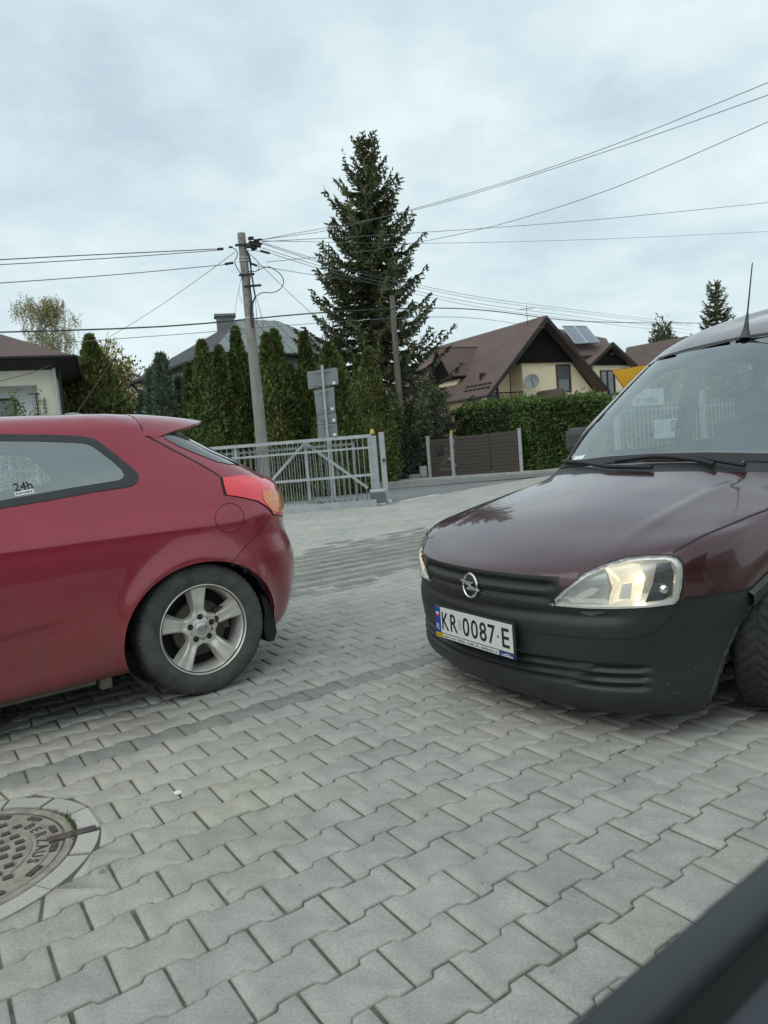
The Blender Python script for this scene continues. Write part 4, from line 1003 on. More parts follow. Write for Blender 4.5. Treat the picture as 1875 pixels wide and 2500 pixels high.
    MB().tube([tuple(a0+ax*q_) for q_ in (0., .02, .06, .10, .14)], [.032, .024, .014, .009, .006], 10).build('aerial_base', M_trim, t, local=True, smooth=True)
    MB().tube([tuple(a0+ax*.13), tuple(a0+ax*.24), tuple(tip)], [.0045, .004, .003], 6).build('aerial', M_seal, t, local=True, smooth=True)
    for sy in (1, -1):
        mb = MB(); mb.box((1.61, sy*.885, 1.085), (.12, .18, .160)); m_ = mb.build('wing_mirror', M_trim, t, local=True, bevel=.04)
        MB().box((1.56, sy*.80, 1.01), (.09, .14, .05)).build('mirror_arm', M_trim, t, local=True, bevel=.012)
    # cabin
    MB().prism([(1.16, .62), (1.16, .90), (1.30, .96), (1.62, .98), (1.75, .93), (1.80, .78), (1.70, .6)], 1.36, frame((0, .68, 0), (1, 0, 0), (0, -1, 0))).build('dashboard', M_dash, t, local=True, smooth=True, bevel=.02)
    Ms = Matrix.Translation((1.93, -.36, 1.0)) @ Matrix.Rotation(R(-62), 4, 'Y')
    st = MB().tube([tuple(Ms @ Vector((.19*math.cos(a), .19*math.sin(a), 0))) for a in np.linspace(0, 2*math.pi, 40)], .015, 8, False)
    for a in (0, 2.2, 4.1): st.tube([tuple(Ms @ Vector((0, 0, -.03))), tuple(Ms @ Vector((.18*math.cos(a), .18*math.sin(a), 0)))], .016, 6)
    st.build('steering_wheel', mat('wheel_grey', (.09, .10, .115), .5), t, local=True, smooth=True)
    for sy in (-.36, .36): seat(t, 2.25, sy, .42, M_seatf)
    seat(t, 3.05, 0, .42, M_seatf, wd=1.2)
    MB().box((1.96, -.03, 1.475), (.03, .22, .07), M=Matrix.Rotation(R(-15), 4, 'Y')).build('rear_view_mirror', M_seal, t, local=True, bevel=.015)
    MB().box((2.5, 0, .25), (3.4, 1.45, .12)).build('underbody', M_under, t, local=True); MB().box((.75, 0, .30), (.7, 1.0, .2)).build('engine_tray', M_under, t, local=True)
    for x_ in (.86, 3.62):
        for y_ in (-.745, .745): steel_wheel(t, x_, y_, .298, R(24) if x_ < 1 else 0.)
    MB().box((4.32, 0, .42), (.10, 1.5, .2)).build('rear_bumper', M_bump, t, local=True, bevel=.03)
    for sy in (-1, 1): MB().box((4.27, sy*.74, .95), (.08, .12, .42)).build('tail_lamp', mat('tail_lens_red', (.62, .014, .025)), t, local=True, bevel=.02)
def steel_wheel(t, x, y, rad, steer=0.):
    M = wheel_axis(x, y, rad); w_ = bpy.data.objects.new('wheel', None); COL.objects.link(w_); w_.parent = t; w_.location = (x, y, rad); w_.rotation_euler = (0, 0, steer)
    MW[w_.name] = MW[t.name] @ Matrix.Translation((x, y, rad)); I = Matrix.Translation((-x, -y, -rad))
    xf_mb(tyre_mb(rad, .185, .188, 2), I @ M).build('tyre', M_tyre2, w_, local=True, smooth=True, autosmooth=30)
    xf_mb(MB().lathe([(.190, .075), (.197, .082), (.197, .07), (.182, .05), (.17, .045), (.12, .062), (.05, .058), (0, .058)], 64), I @ M).build('hubcap', M_alloy, w_, local=True, smooth=True)
    xf_mb(MB().lathe([(0, -.03), (.18, -.03), (.18, -.06), (0, -.06)], 32), I @ M).build('wheel_back', M_under, w_, local=True)
M_tyre2 = mat('tyre_winter', (.030, .032, .032), .8, var=.2, vscale=14, bump=.2, bscale=220, spec=.35)
M_lining = mat('van_lining', (.16, .175, .18), .8)
M_dash = mat('dashboard_grey', (.045, .050, .056), .6)
M_seatf = mat('seat_fabric', (.085, .095, .11), .9)
M_vglass = glass('windscreen_glass', (.84, .91, .89), 1.25, base=.19)
build_van()
# ================================================================== greenery
def blob_noise(p, s, k=0): return math.sin(p[0]*s+k)*math.sin(p[1]*s*1.3+k*2.1)*math.sin(p[2]*s*.9+k*.7)
def leaf(V, F, c, d, w, l, nrm=None):
    """narrow diamond at c pointing along d"""
    d = d.normalized(); s_ = d.cross(nrm if nrm else Vector((random.gauss(0, 1), random.gauss(0, 1), random.gauss(0, 1)))).normalized()
    b = len(V); V += [c, c+d*l*.45+s_*w*.5, c+d*l, c+d*l*.45-s_*w*.5]; F.append((b, b+1, b+2, b+3))
M_bark = mat('bark', (.085, .068, .052), .95, var=.35, vscale=12, bump=.6, bscale=30, stretch=(4, 4, 1), bdist=.03)
M_thuja = [mat('thuja_green', (.095, .130, .040), .75, island=.68, var=.4, vscale=1.6, spec=.25), mat('thuja_olive', (.122, .140, .044), .75, island=.68, var=.4, vscale=1.6, spec=.25)]
M_cyp = mat('cypress_green', (.115, .155, .105), .75, island=.45, var=.3, vscale=1.6, spec=.25)
M_spruce = mat('spruce_green', (.115, .130, .062), .8, island=.5, var=.35, vscale=.9, spec=.25)
M_hedge = mat('hedge_green', (.090, .142, .036), .7, island=.55, var=.4, vscale=1.3, spec=.25)
M_bush = mat('bush_green', (.105, .122, .070), .8, island=.5, var=.35, vscale=1.2, spec=.25)
M_birch = mat('birch_leaf', (.36, .33, .16), .8, island=.45, var=.35, vscale=.8, col2=(.21, .21, .10))
M_yel = mat('yellow_leaf', (.30, .225, .05), .8, island=.45, var=.35, vscale=.9, col2=(.10, .115, .035))
def cone_mesh(name, H, Rb, n, m, seed, shape=.72, spray=(.12, .052), lumps=.28, flat=.0):
    random.seed(seed); V = []; F = []
    def rad(q, a):
        lum = 1+lumps*(math.sin(a*3+seed+q*9)*.5+math.sin(a*5+seed*2-q*17)*.5)+random.uniform(-.05, .05)
        return Rb*max(.02, (1-q)**shape)*min(1, .72+q*2.2)*lum
    for _ in range(n):
        q = random.random()**1.25; a = random.random()*2*math.pi; r_ = rad(q, a)*random.uniform(.62, 1.09)
        c = Vector((r_*math.cos(a), r_*math.sin(a), q*H))
        d = Vector((math.cos(a)*.55, math.sin(a)*.55, 1.0))+Vector((random.gauss(0, .35), random.gauss(0, .35), random.gauss(0, .25)))
        for k in range(2): leaf(V, F, c, d+Vector((random.gauss(0, .4), random.gauss(0, .4), random.gauss(0, .3))), spray[1]*random.uniform(.7, 1.4), spray[0]*random.uniform(.7, 1.5))
    core = MB().lathe([(max(.01, Rb*.74*max(.02, (1-q)**shape)*min(1, .72+q*2.2)), q*H) for q in np.linspace(0, .97, 12)], 14)
    mb = MB(); mb.add(V, F); mb.add(core.v, core.f); random.seed(seed+100); return mb
def place_tree(name, label, cat, px, Y, Rb, n, m, seed, group, H=None, **k):
    top = PX(px[0], px[1], Y); H = top.z if H is None else H
    t = thing(name, label, cat, (top.x, Y, 0), random.uniform(0, 6), group)
    cone_mesh(name, H, Rb, n, m, seed, **k).build('crown', m, t, local=True)
    MB().cyl((0, 0, -.1), (0, 0, H*.55), Rb*.10, Rb*.03, 8).build('trunk', M_bark, t, local=True)
    return t
TH = [((491, 836), .52, 'broad dark thuja, second from the left of the conical row'), ((534, 851), .42, 'shorter thuja squeezed in just left of the tall slim one beside the pole'),
      ((574, 804), .43, 'tallest slim thuja directly left of the concrete pole'), ((649, 820), .46, 'blunt-topped thuja directly right of the concrete pole'),
      ((669, 811), .50, 'tall pointed thuja second to the right of the pole'), ((741, 816), .43, 'narrow pointed thuja just left of the grey sign backs'),
      ((803, 843), .66, 'wide thuja behind the grey sign backs'), ((829, 888), .52, 'thuja with ragged side shoots just right of the sign backs'),
      ((877, 872), .50, 'thuja in front of the big spruce, left one of two'), ((899, 858), .60, 'thuja in front of the big spruce, right one of two'),
      ((459, 891), .36, 'small thuja between the bluish cypresses and the conical row'), ((706, 896), .42, 'short dark thuja in the gap below the white house wall')]
for i, (px, Rb, lb) in enumerate(TH):
    place_tree('thuja_tree', lb, 'thuja', px, (20.6 if px[0] < 850 else 25.0)+(i % 3)*.45, Rb*(1.3 if px[0] < 850 else 1.5), 7500, M_thuja[i % 2], 11+i, 'conical thujas behind the sliding gate', shape=.62)
for i, (px, Rb, lb) in enumerate([((391, 871), .46, 'tallest feathery blue-green cypress left of the thuja row'), ((368, 905), .42, 'feathery blue-green cypress on the left flank of the tallest one'),
                                  ((439, 926), .50, 'low bluish cypress closest to the small thuja'), ((350, 965), .45, 'leftmost low bluish cypress under the grey eave')]):
    place_tree('cypress_tree', lb, 'cypress', px, 23.0+.4*i, Rb, 4200, M_cyp, 31+i, 'blue-green cypresses left of the thujas', shape=.45, lumps=.3, spray=(.17, .05))
place_tree('conifer_tree', 'broad green conifer between the cream house and the grey roof', 'conifer', (218, 826), 30, 2.7, 14000, M_thuja[1], 51, None, shape=.95, lumps=.3, spray=(.2, .07))
# ---- spruces
def spruce_mesh(H, Lmax, whorls, seed, dens=1., irregular=.28, bare=0.06):
    random.seed(seed); V = []; F = []; br = MB()
    for w_ in range(whorls):
        q = bare+(1-bare)*(w_+random.uniform(-.3, .3))/whorls; q = min(.995, max(.02, q)); z = q*H
        nb = 7 if q < .8 else 5; a0 = random.random()*6.28
        for k in range(nb):
            a = a0+k*2*math.pi/nb+random.uniform(-.35, .35)
            Lb = Lmax*((1-q)**.68)*(1+random.uniform(-irregular, irregular))*(.80+.45*abs(math.sin(q*21+k*1.7))) + .16
            el = R(-16+50*q+random.uniform(-7, 7)); d = Vector((math.cos(a), math.sin(a), 0)); P = []
            n = max(4, int(Lb/.14))
            for i in range(n+1):
                s_ = i/n; zz_ = z+math.sin(el)*Lb*s_ - .16*Lb*math.sin(s_*math.pi*.9) + .26*Lb*max(0, s_-.6)**1.4*1.6
                P.append(d*Lb*s_*math.cos(el)*.98+Vector((0, 0, zz_)))
            br.tube(P, [max(.006, .022*(1-q)*(1-i/n)+.006) for i in range(n+1)], 4)
            side = Vector((-d.y, d.x, 0))
            for i in range(1, n+1):
                s_ = i/n; p = P[i]; t_ = (P[i]-P[i-1]).normalized()
                for sgn in (-1, 1):
                    for rep in range(3 if s_ < .6 else 2):
                        ln = (.16+.34*(1-abs(s_-.45))*min(1.0, Lb/1.6))*random.uniform(.6, 1.2)*dens
                        dd = (t_*.75+side*sgn*random.uniform(.45, 1.0)+Vector((0, 0, random.uniform(-.75, .05)))).normalized()
                        tuft(V, F, p+Vector((0, 0, random.uniform(-.02, .02))), dd, ln)
                for _k in range(2): tuft(V, F, p, (t_*.3+Vector((random.gauss(0, .2), random.gauss(0, .2), -1))).normalized(), random.uniform(.14, .34)*min(1, Lb/1.2+.3))
            tuft(V, F, P[-1]-(P[-1]-P[-2])*.5, (P[-1]-P[-2]).normalized()+Vector((0, 0, .35)), .20)
    for dx, dy, z0, z1 in ((-.95, .1, H-2.1, H-.45), (-.30, -.2, H-1.2, H-.06), (.55, .2, H-1.9, H-.75), (1.0, -.2, H-2.6, H-1.35), (-1.45, .2, H-3.7, H-2.4)) if H > 12 else ():
        n = int((z1-z0)/.07)
        for i in range(n):
            s_ = i/n; p = Vector((dx*(.35+.65*s_**.5), dy, z0+(z1-z0)*s_))
            for _k in range(3 if s_ < .8 else 1):
                a = random.random()*6.28; tuft(V, F, p, Vector((math.cos(a), math.sin(a), random.uniform(-.2, .5))), random.uniform(.12, .34)*(1.1-.7*s_))
        tuft(V, F, Vector((dx, dy, z1-.1)), Vector((0, 0, 1)), .2)
    for k in range(8): tuft(V, F, Vector((0, 0, H-.1-.09*k)), Vector((random.gauss(0, .35), random.gauss(0, .35), .9)), .22)
    br.cyl((0, 0, -.2), (0, 0, H*.97), .018*H, .012, 10)
    random.seed(seed+5); mb = MB(); mb.add(V, F); return mb, br
def tuft(V, F, p, d, ln):
    d = d.normalized(); w_ = .045+.045*random.random()*min(1, ln/.3); ln *= .85
    x = d.orthogonal().normalized(); y = d.cross(x)
    for k in range(2):
        a = random.random()*3.14; s_ = x*math.cos(a)+y*math.sin(a); b = len(V); e_ = d*ln
        V += [p, p+e_*.30+s_*w_*.5, p+e_*.72+s_*w_*.36, p+e_, p+e_*.72-s_*w_*.36, p+e_*.30-s_*w_*.5]; F.append((b, b+1, b+2, b+3, b+4, b+5))
def spruce(label, px, Y, Lmax, whorls, seed, lean=0, group=None, **k):
    top = PX(px[0], px[1], Y); t = thing('spruce_tree', label, 'spruce', (top.x, Y, 0), 1.3, group)
    if lean: t.location.x -= top.z*math.tan(lean); t.rotation_euler = (0, lean, 0); MW[t.name] = Matrix.Translation(t.location) @ Matrix.Rotation(lean, 4, 'Y')
    c, b_ = spruce_mesh(top.z, Lmax, whorls, seed, **k)
    c.build('crown', M_spruce, t, local=True); b_.build('trunk', M_bark, t, local=True, smooth=True); return t
spruce('tall dark spruce towering over the street in the middle', (893, 330), 29.0, 3.05, 54, 3, lean=R(2.6), irregular=.30)
spruce('small spruce top showing above the van roof', (1745, 682), 60.0, 2.5, 34, 9, irregular=.2, dens=1.3)
# ---- bushes, hedge, birch
def bush_mesh(rx, ry, rz, n, lsize, seed, shells=7):
    random.seed(seed); V = []; F = []
    cl = [(Vector((random.gauss(0, .42)*rx, random.gauss(0, .42)*ry, rz*(.25+.6*random.random()))), random.uniform(.30, .55)) for _ in range(shells)]
    for _ in range(n):
        c, s_ = random.choice(cl); d = Vector((random.gauss(0, 1), random.gauss(0, 1), random.gauss(0, 1))).normalized(); r_ = random.uniform(.55, 1.05)
        p = c+Vector((d.x*rx*s_*1.25, d.y*ry*s_*1.25, d.z*rz*s_))*r_
        if p.z < 0: p.z = random.random()*.2
        leaf(V, F, p, d+Vector((random.gauss(0, .6), random.gauss(0, .6), random.gauss(0, .6))), lsize*.55, lsize*random.uniform(.7, 1.4))
    random.seed(seed+9); return MB().add(V, F)
def bush(name, label, cat, px, Y, rx, ry, n, ls, m, seed, top=None, group=None):
    tp = PX(px[0], px[1], Y); t = thing(name, label, cat, (tp.x, Y, 0), 0, group)
    bush_mesh(rx, ry, tp.z, n, ls, seed).build('foliage', m, t, local=True)
    st = MB()
    for k in range(5): st.tube([(random.gauss(0, .08), random.gauss(0, .08), 0), (random.gauss(0, .25)*rx, random.gauss(0, .25)*ry, tp.z*.4), (random.gauss(0, .5)*rx, random.gauss(0, .5)*ry, tp.z*.75)], [.035, .022, .008], 5)
    st.build('stem', M_bark, t, local=True)
bush('yew_bush', 'dark grey-green yew spreading at the foot of the big spruce', 'bush', (985, 915), 26.9, .80, .7, 12000, .10, M_bush, 71)
bush('yew_bush', 'lower yew with drooping sprays nearest the brown gate', 'bush', (1045, 990), 27.5, .85, .8, 9000, .10, M_bush, 72)
bush('yew_bush', 'shaded yew between the thujas and the thin white post', 'bush', (925, 960), 26.6, .8, .6, 8000, .09, M_spruce, 73)
bush('ivy_bush', 'tangle of ivy on the low wire fence left of the brown gate', 'ivy', (972, 1074), 25.65, .45, .15, 3600, .09, mat('ivy_leaf', (.055, .065, .05), .7, island=.6, spec=.35), 74)
bush('garden_shrub', 'yellowing shrub right of the broad conifer', 'shrub', (285, 880), 38, 2.1, 1.4, 5200, .22, M_yel, 75)
bush('garden_shrub', 'rust-tinged shrub low against the cream house corner', 'shrub', (165, 930), 33, 1.4, 1.0, 4200, .18, M_yel, 76)
bush('balcony_shrub', 'green shrub in front of the cream house window', 'shrub', (8, 965), 21.5, .55, .45, 2600, .10, M_hedge, 77)
bush('balcony_shrub', 'small plant beside the balcony door of the cream house', 'shrub', (92, 1002), 21.8, .25, .2, 900, .07, M_hedge, 78)
bush('garden_shrub', 'leafy shrub behind the pale fence, seen through the windscreen', 'shrub', (1600, 925), 16.4, 1.5, .8, 9000, .13, M_hedge, 79)
bush('garden_shrub', 'second leafy shrub farther right behind the pale fence', 'shrub', (1770, 880), 18.2, 2.0, .8, 9000, .15, M_hedge, 80)
def birch(label, px, Y, rx, seed, n=15000, m=None):
    tp = PX(px[0], px[1], Y); H = tp.z; t = thing('birch_tree', label, 'birch', (tp.x, Y, 0), 0)
    random.seed(seed); V = []; F = []; br = MB()
    br.tube([(0, 0, -.1), (.1, 0, H*.4), (.0, .1, H*.75), (.1, 0, H*.97)], [.16, .11, .06, .015], 8)
    tips = []
    for k in range(46):
        q = random.uniform(.22, .96); a = random.random()*6.28; ln = rx*(1.05-.62*q)*random.uniform(.55, 1.1); z0 = q*H
        d = Vector((math.cos(a), math.sin(a), 0)); P = [Vector((0, 0, z0)), d*ln*.5+Vector((0, 0, z0+ln*.55)), d*ln*.95+Vector((0, 0, min(H*1.0, z0+ln*.70))), d*ln*1.12+Vector((0, 0, z0+ln*.30))]
        P = [Vector(p) for p in spline([tuple(p) for p in P], 8)]; br.tube(P, [.035-.0042*i for i in range(8)], 4); tips += P[2:]
    for _ in range(int(n/14)):
        p = random.choice(tips)+Vector((random.gauss(0, .2), random.gauss(0, .2), random.gauss(0, .2))); hl_ = random.uniform(.3, 1.1)*min(1, p.z/H+.2)
        for k in range(14):
            c = p+Vector((random.gauss(0, .05), random.gauss(0, .05), -hl_*k/14)); leaf(V, F, c, Vector((random.gauss(0, .6), random.gauss(0, .6), -1)), .06, .10)
    br.build('trunk', mat('birch_bark', (.30, .28, .25), .9, var=.5, vscale=8), t, local=True); MB().add(V, F).build('crown', m or M_birch, t, local=True); random.seed(seed+3)
birch('thin yellowing weeping birch behind the cream house roof', (100, 738), 44, 2.9, 5, 26000)
birch('second half-bare birch right of the cream house, lower than the first', (250, 840), 47, 2.6, 6, 26000)
def hedge_run(label, a, b_, w_, h_, n, seed, group):
    a, b_ = Vector((*a, 0)), Vector((*b_, 0)); d = b_-a; Lh = d.length; rz = math.atan2(d.y, d.x); t = thing('hedge', label, 'hedge', a, rz, group)
    random.seed(seed); V = []; F = []
    for _ in range(n):
        r_ = random.random(); x = random.random()*Lh
        bul = .10*math.sin(x*2.3+seed)+.07*math.sin(x*5.1)
        if r_ < .52: p = Vector((x, -w_/2-bul*.5+random.uniform(-.10, .08), random.random()*h_)); nn = Vector((0, -1, .2))
        elif r_ < .70: p = Vector((x, random.uniform(-w_/2, w_/2), h_+bul*.6+random.uniform(-.12, .07)+(random.random() < .08)*random.random()*.18)); nn = Vector((0, 0, 1))
        elif r_ < .85: p = Vector((x, w_/2+random.uniform(-.08, .10), random.random()*h_)); nn = Vector((0, 1, .2))
        else: p = Vector((random.choice((0, Lh))+random.uniform(-.12, .08), random.uniform(-w_/2, w_/2), random.random()*h_)); nn = Vector((random.choice((-1, 1)), 0, .2))
        leaf(V, F, p, nn+Vector((random.gauss(0, .7), random.gauss(0, .7), random.gauss(.3, .6))), random.uniform(.035, .07), random.uniform(.08, .17))
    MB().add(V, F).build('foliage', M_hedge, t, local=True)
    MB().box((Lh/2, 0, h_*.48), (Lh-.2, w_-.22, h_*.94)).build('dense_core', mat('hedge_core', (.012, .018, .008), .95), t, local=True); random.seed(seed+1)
hedge_run('long clipped thuja hedge right of the brown gate', (5.05, 24.75), (13.5, 28.2), 1.2, 2.42, 26000, 21, 'thuja hedge around the gabled house')
hedge_run('clipped hedge end running back behind the brown gate', (5.3, 25.9), (3.55, 29.3), 1.2, 2.55, 11000, 22, 'thuja hedge around the gabled house')
# ================================================================== gate, fences, poles, signs
M_galv = mat('galvanized_steel', (.42, .44, .45), .5, .55, var=.15, vscale=5, bump=.1, bscale=60)
M_galvd = mat('galvanized_dull', (.30, .32, .32), .6, .4, var=.2, vscale=4)
M_conc = mat('concrete_pole', (.245, .235, .215), .9, var=.22, vscale=3.5, bump=.35, bscale=40, stretch=(3, 3, .6), bdist=.01)
def gp(x, z, off=0.): return Vector((x, gate_y(x)+off, z))
def sliding_gate():
    x0, x1 = -6.6, -.16; o = gp(x1, 0); t = thing('sliding_gate', 'long galvanized sliding gate with vertical bars and diagonal braces', 'gate', o)
    H1 = 1.455
    def bar(a, b_, w_=.05, nm='rail', m=M_galv):
        a, b_ = Vector(a), Vector(b_); d = b_-a; M_ = frame((0, 0, 0), d, Vector((0, -1, .0001))); MB().box((a+b_)/2, (d.length, w_, w_), M=M_.to_3x3().to_4x4()).build(nm, m, t)
    for z, w_ in ((H1, .065), (1.22, .04), (.66, .05), (.12, .05)): bar(gp(x0, z), gp(x1, z), w_)
    bar(gp(x0, .045), gp(x1, .045), .10, 'bottom_beam')
    for x in (-.20, -1.525, -1.0, -2.95, -3.62, -5.3): bar(gp(x, .1), gp(x, H1), .05 if x != -1.0 else .04, 'post')
    bar(gp(-1.525, 1.42, -.035), gp(-.30, .38, -.035), .055, 'brace'); bar(gp(-1.525, 1.42, -.035), gp(-2.62, .36, -.035), .055, 'brace')
    bar(gp(-5.3, 1.42, -.035), gp(-4.2, .36, -.035), .055, 'brace')
    xs = np.arange(x0+.11, x1-.05, .112)
    for x in xs: MB().cyl(gp(x, .10, .012), gp(x, H1, .012), .0105, n=6).build('picket', M_galvd, t)
    # second leaf of bars: the fence run the gate slides along
    f = thing('bar_fence', 'galvanized bar fence standing close behind the sliding gate', 'fence', gp(-3, 0, .32))
    def fb(a, b_, w_, nm): 
        a, b_ = Vector(a), Vector(b_); d = b_-a; MB().box((a+b_)/2, (d.length, w_, w_), M=frame((0, 0, 0), d, Vector((0, -1, .0001))).to_3x3().to_4x4()).build(nm, M_galvd, f)
    for z in (1.32, .20): fb(gp(-8, z, .32), gp(-.55, z, .32), .04, 'rail')
    for x in (-2.55, -5.0, -.55): fb(gp(x, 0, .32), gp(x, 1.36, .32), .06, 'post')
    for x in np.arange(-7.9, -.6, .118): MB().cyl(gp(x, .12, .32), gp(x, 1.38, .32), .010, n=6).build('picket', M_galvd, f)
    p = thing('gate_post', 'twin galvanized guide posts at the right end of the sliding gate', 'gate post', gp(.0, 0))
    for x, w_, h_ in ((-.115, .14, 1.46), (.07, .11, 1.52)):
        MB().box(gp(x, h_/2, -.02 if x > 0 else .05), (w_, .12, h_), R(6.8)).build('post', M_galv, p, bevel=.008)
    MB().box(gp(.085, .93, -.085), (.05, .03, .07), R(6.8)).build('photocell', M_black, p, bevel=.006)
    MB().box(gp(.13, .05, -.05), (.10, .12, .10), R(6.8)).build('end_stop', mat('white_plastic', (.55, .57, .57), .5), p, bevel=.02)
    m = thing('gate_motor', 'grey gate motor with pale lid at the foot of the gate posts', 'gate motor', gp(-.10, 0, -.16))
    MB().box(gp(-.10, .16, -.16), (.30, .20, .22), R(6.8)).build('motor_body', mat('motor_grey', (.12, .135, .135), .6), m, bevel=.02)
    MB().box(gp(-.10, .305, -.16), (.32, .22, .07), R(6.8)).build('lid', mat('motor_lid', (.42, .46, .46), .5), m, bevel=.02)
    MB().box(gp(-.10, .03, -.16), (.30, .22, .05), R(6.8)).build('foot_plate', M_galv, m, bevel=.005)
    l_ = thing('warning_lamp', 'yellow flashing lamp on top of the gate post', 'lamp', gp(-.115, 1.46, .05))
    MB().lathe([(0, .15), (.03, .14), (.045, .10), (.045, .04)], 16, Matrix.Translation(gp(-.115, 1.46, .05))).build('lamp_dome', mat('lamp_yellow', (.50, .40, .02), .35), l_, smooth=True)
    MB().lathe([(.05, .04), (.05, 0), (0, 0)], 16, Matrix.Translation(gp(-.115, 1.46, .05))).build('lamp_base', M_black, l_, smooth=True)
sliding_gate()
def brown_gate():
    A, B = Vector((1.73, 25.26, 0)), Vector((4.84, 24.17, 0)); d = (B-A); Lg = d.length; d.normalize(); rz = math.atan2(d.y, d.x)
    M_br = mat('brown_boards', (.060, .047, .041), .55, var=.18, vscale=6, stretch=(1, 1, 12)); M_ps = mat('pale_post', (.40, .41, .41), .6, .2, var=.1)
    t = thing('wicket_gate', 'narrow brown slatted wicket with a letter box', 'gate', A, rz)
    def slats(tt, x0, x1, h0, h1, n=11):
        g = MB()
        for i in range(n): z0 = .07+(h0-.07)*i/n; z1 = .07+(h0-.07)*(i+1)/n-.012; g.box(((x0+x1)/2, 0, (z0+z1)/2), (x1-x0, .03, z1-z0))
        return g.build('board_panel', M_br, tt, local=True, bevel=.003)
    slats(t, .10, .82, 1.40, 1.4)
    MB().box((.42, -.06, 1.02), (.20, .10, .26)).build('letter_box', mat('letter_box', (.035, .03, .03), .5), t, local=True, bevel=.01)
    MB().box((.78, -.03, .66), (.05, .06, .10)).build('lock', M_galv, t, local=True, bevel=.005)
    s = thing('drive_gate', 'wide brown slatted double gate between pale posts', 'gate', A+d*.9, rz)
    slats(s, .06, 1.30, 1.44, 1.44); slats(s, 1.32, Lg-1.02, 1.46, 1.46)
    for x, lb in ((0.02, 'pale square post at the left end of the brown wicket'), (.88, 'pale square post between the brown wicket and the double gate'), (Lg-.05, 'pale square post where the brown gate meets the hedge')):
        p = thing('fence_post', lb, 'post', A+d*x, rz, 'pale posts of the brown gate')
        MB().box((0, 0, .75 if x else .73), (.11, .11, 1.5)).build('shaft', M_ps, p, local=True, bevel=.008); MB().box((0, 0, 1.51), (.13, .13, .03)).build('cap', M_ps, p, local=True, bevel=.006)
    l_ = thing('warning_lamp', 'yellow lamp on the pale post of the brown gate', 'lamp', A+d*.88+Vector((0, 0, 1.52)))
    MB().lathe([(0, .14), (.03, .13), (.045, .09), (.045, .0)], 14).build('lamp_dome', mat('lamp_yellow', (.50, .40, .02)), l_, local=True, smooth=True)
    u = A-d*.22; q = thing('utility_box', 'small pale utility box beside the left gate post', 'utility box', u, rz)
    MB().box((0, 0, .30), (.24, .14, .36)).build('cabinet', M_ps, q, local=True, bevel=.01); MB().box((0, 0, .06), (.1, .1, .12)).build('foot', M_ps, q, local=True)
    w_ = thing('garden_fence', 'rusty wire fence on a low concrete base left of the brown gate', 'fence', A-d*.4, rz)
    MB().box((-1.6, .15, .10), (3.2, .16, .22)).build('base_wall', M_kerb, w_, local=True, bevel=.01)
    for x in np.arange(-3.1, 0, .105): MB().cyl((x, .15, .2), (x, .15, 1.05), .006, n=5).build('picket', mat('rusty_wire', (.085, .06, .05), .8), w_, local=True)
    for z in (.32, .98): MB().cyl((-3.2, .15, z), (0, .15, z), .010, n=5).build('rail', mat('rusty_wire', (.085, .06, .05)), w_, local=True)
    for x in (-1.3, -3.15): MB().cyl((x, .15, 0), (x, .15, 1.25), .025, n=8).build('post', mat('rusty_post', (.12, .075, .06), .8), w_, local=True)
brown_gate()
PB = PX(643, 1115, 18.0); PB.z = 0; PT = PX(589, 570, 18.0); PT.x -= .0
def pole_at(z): return PB.lerp(PT, z/PT.z)
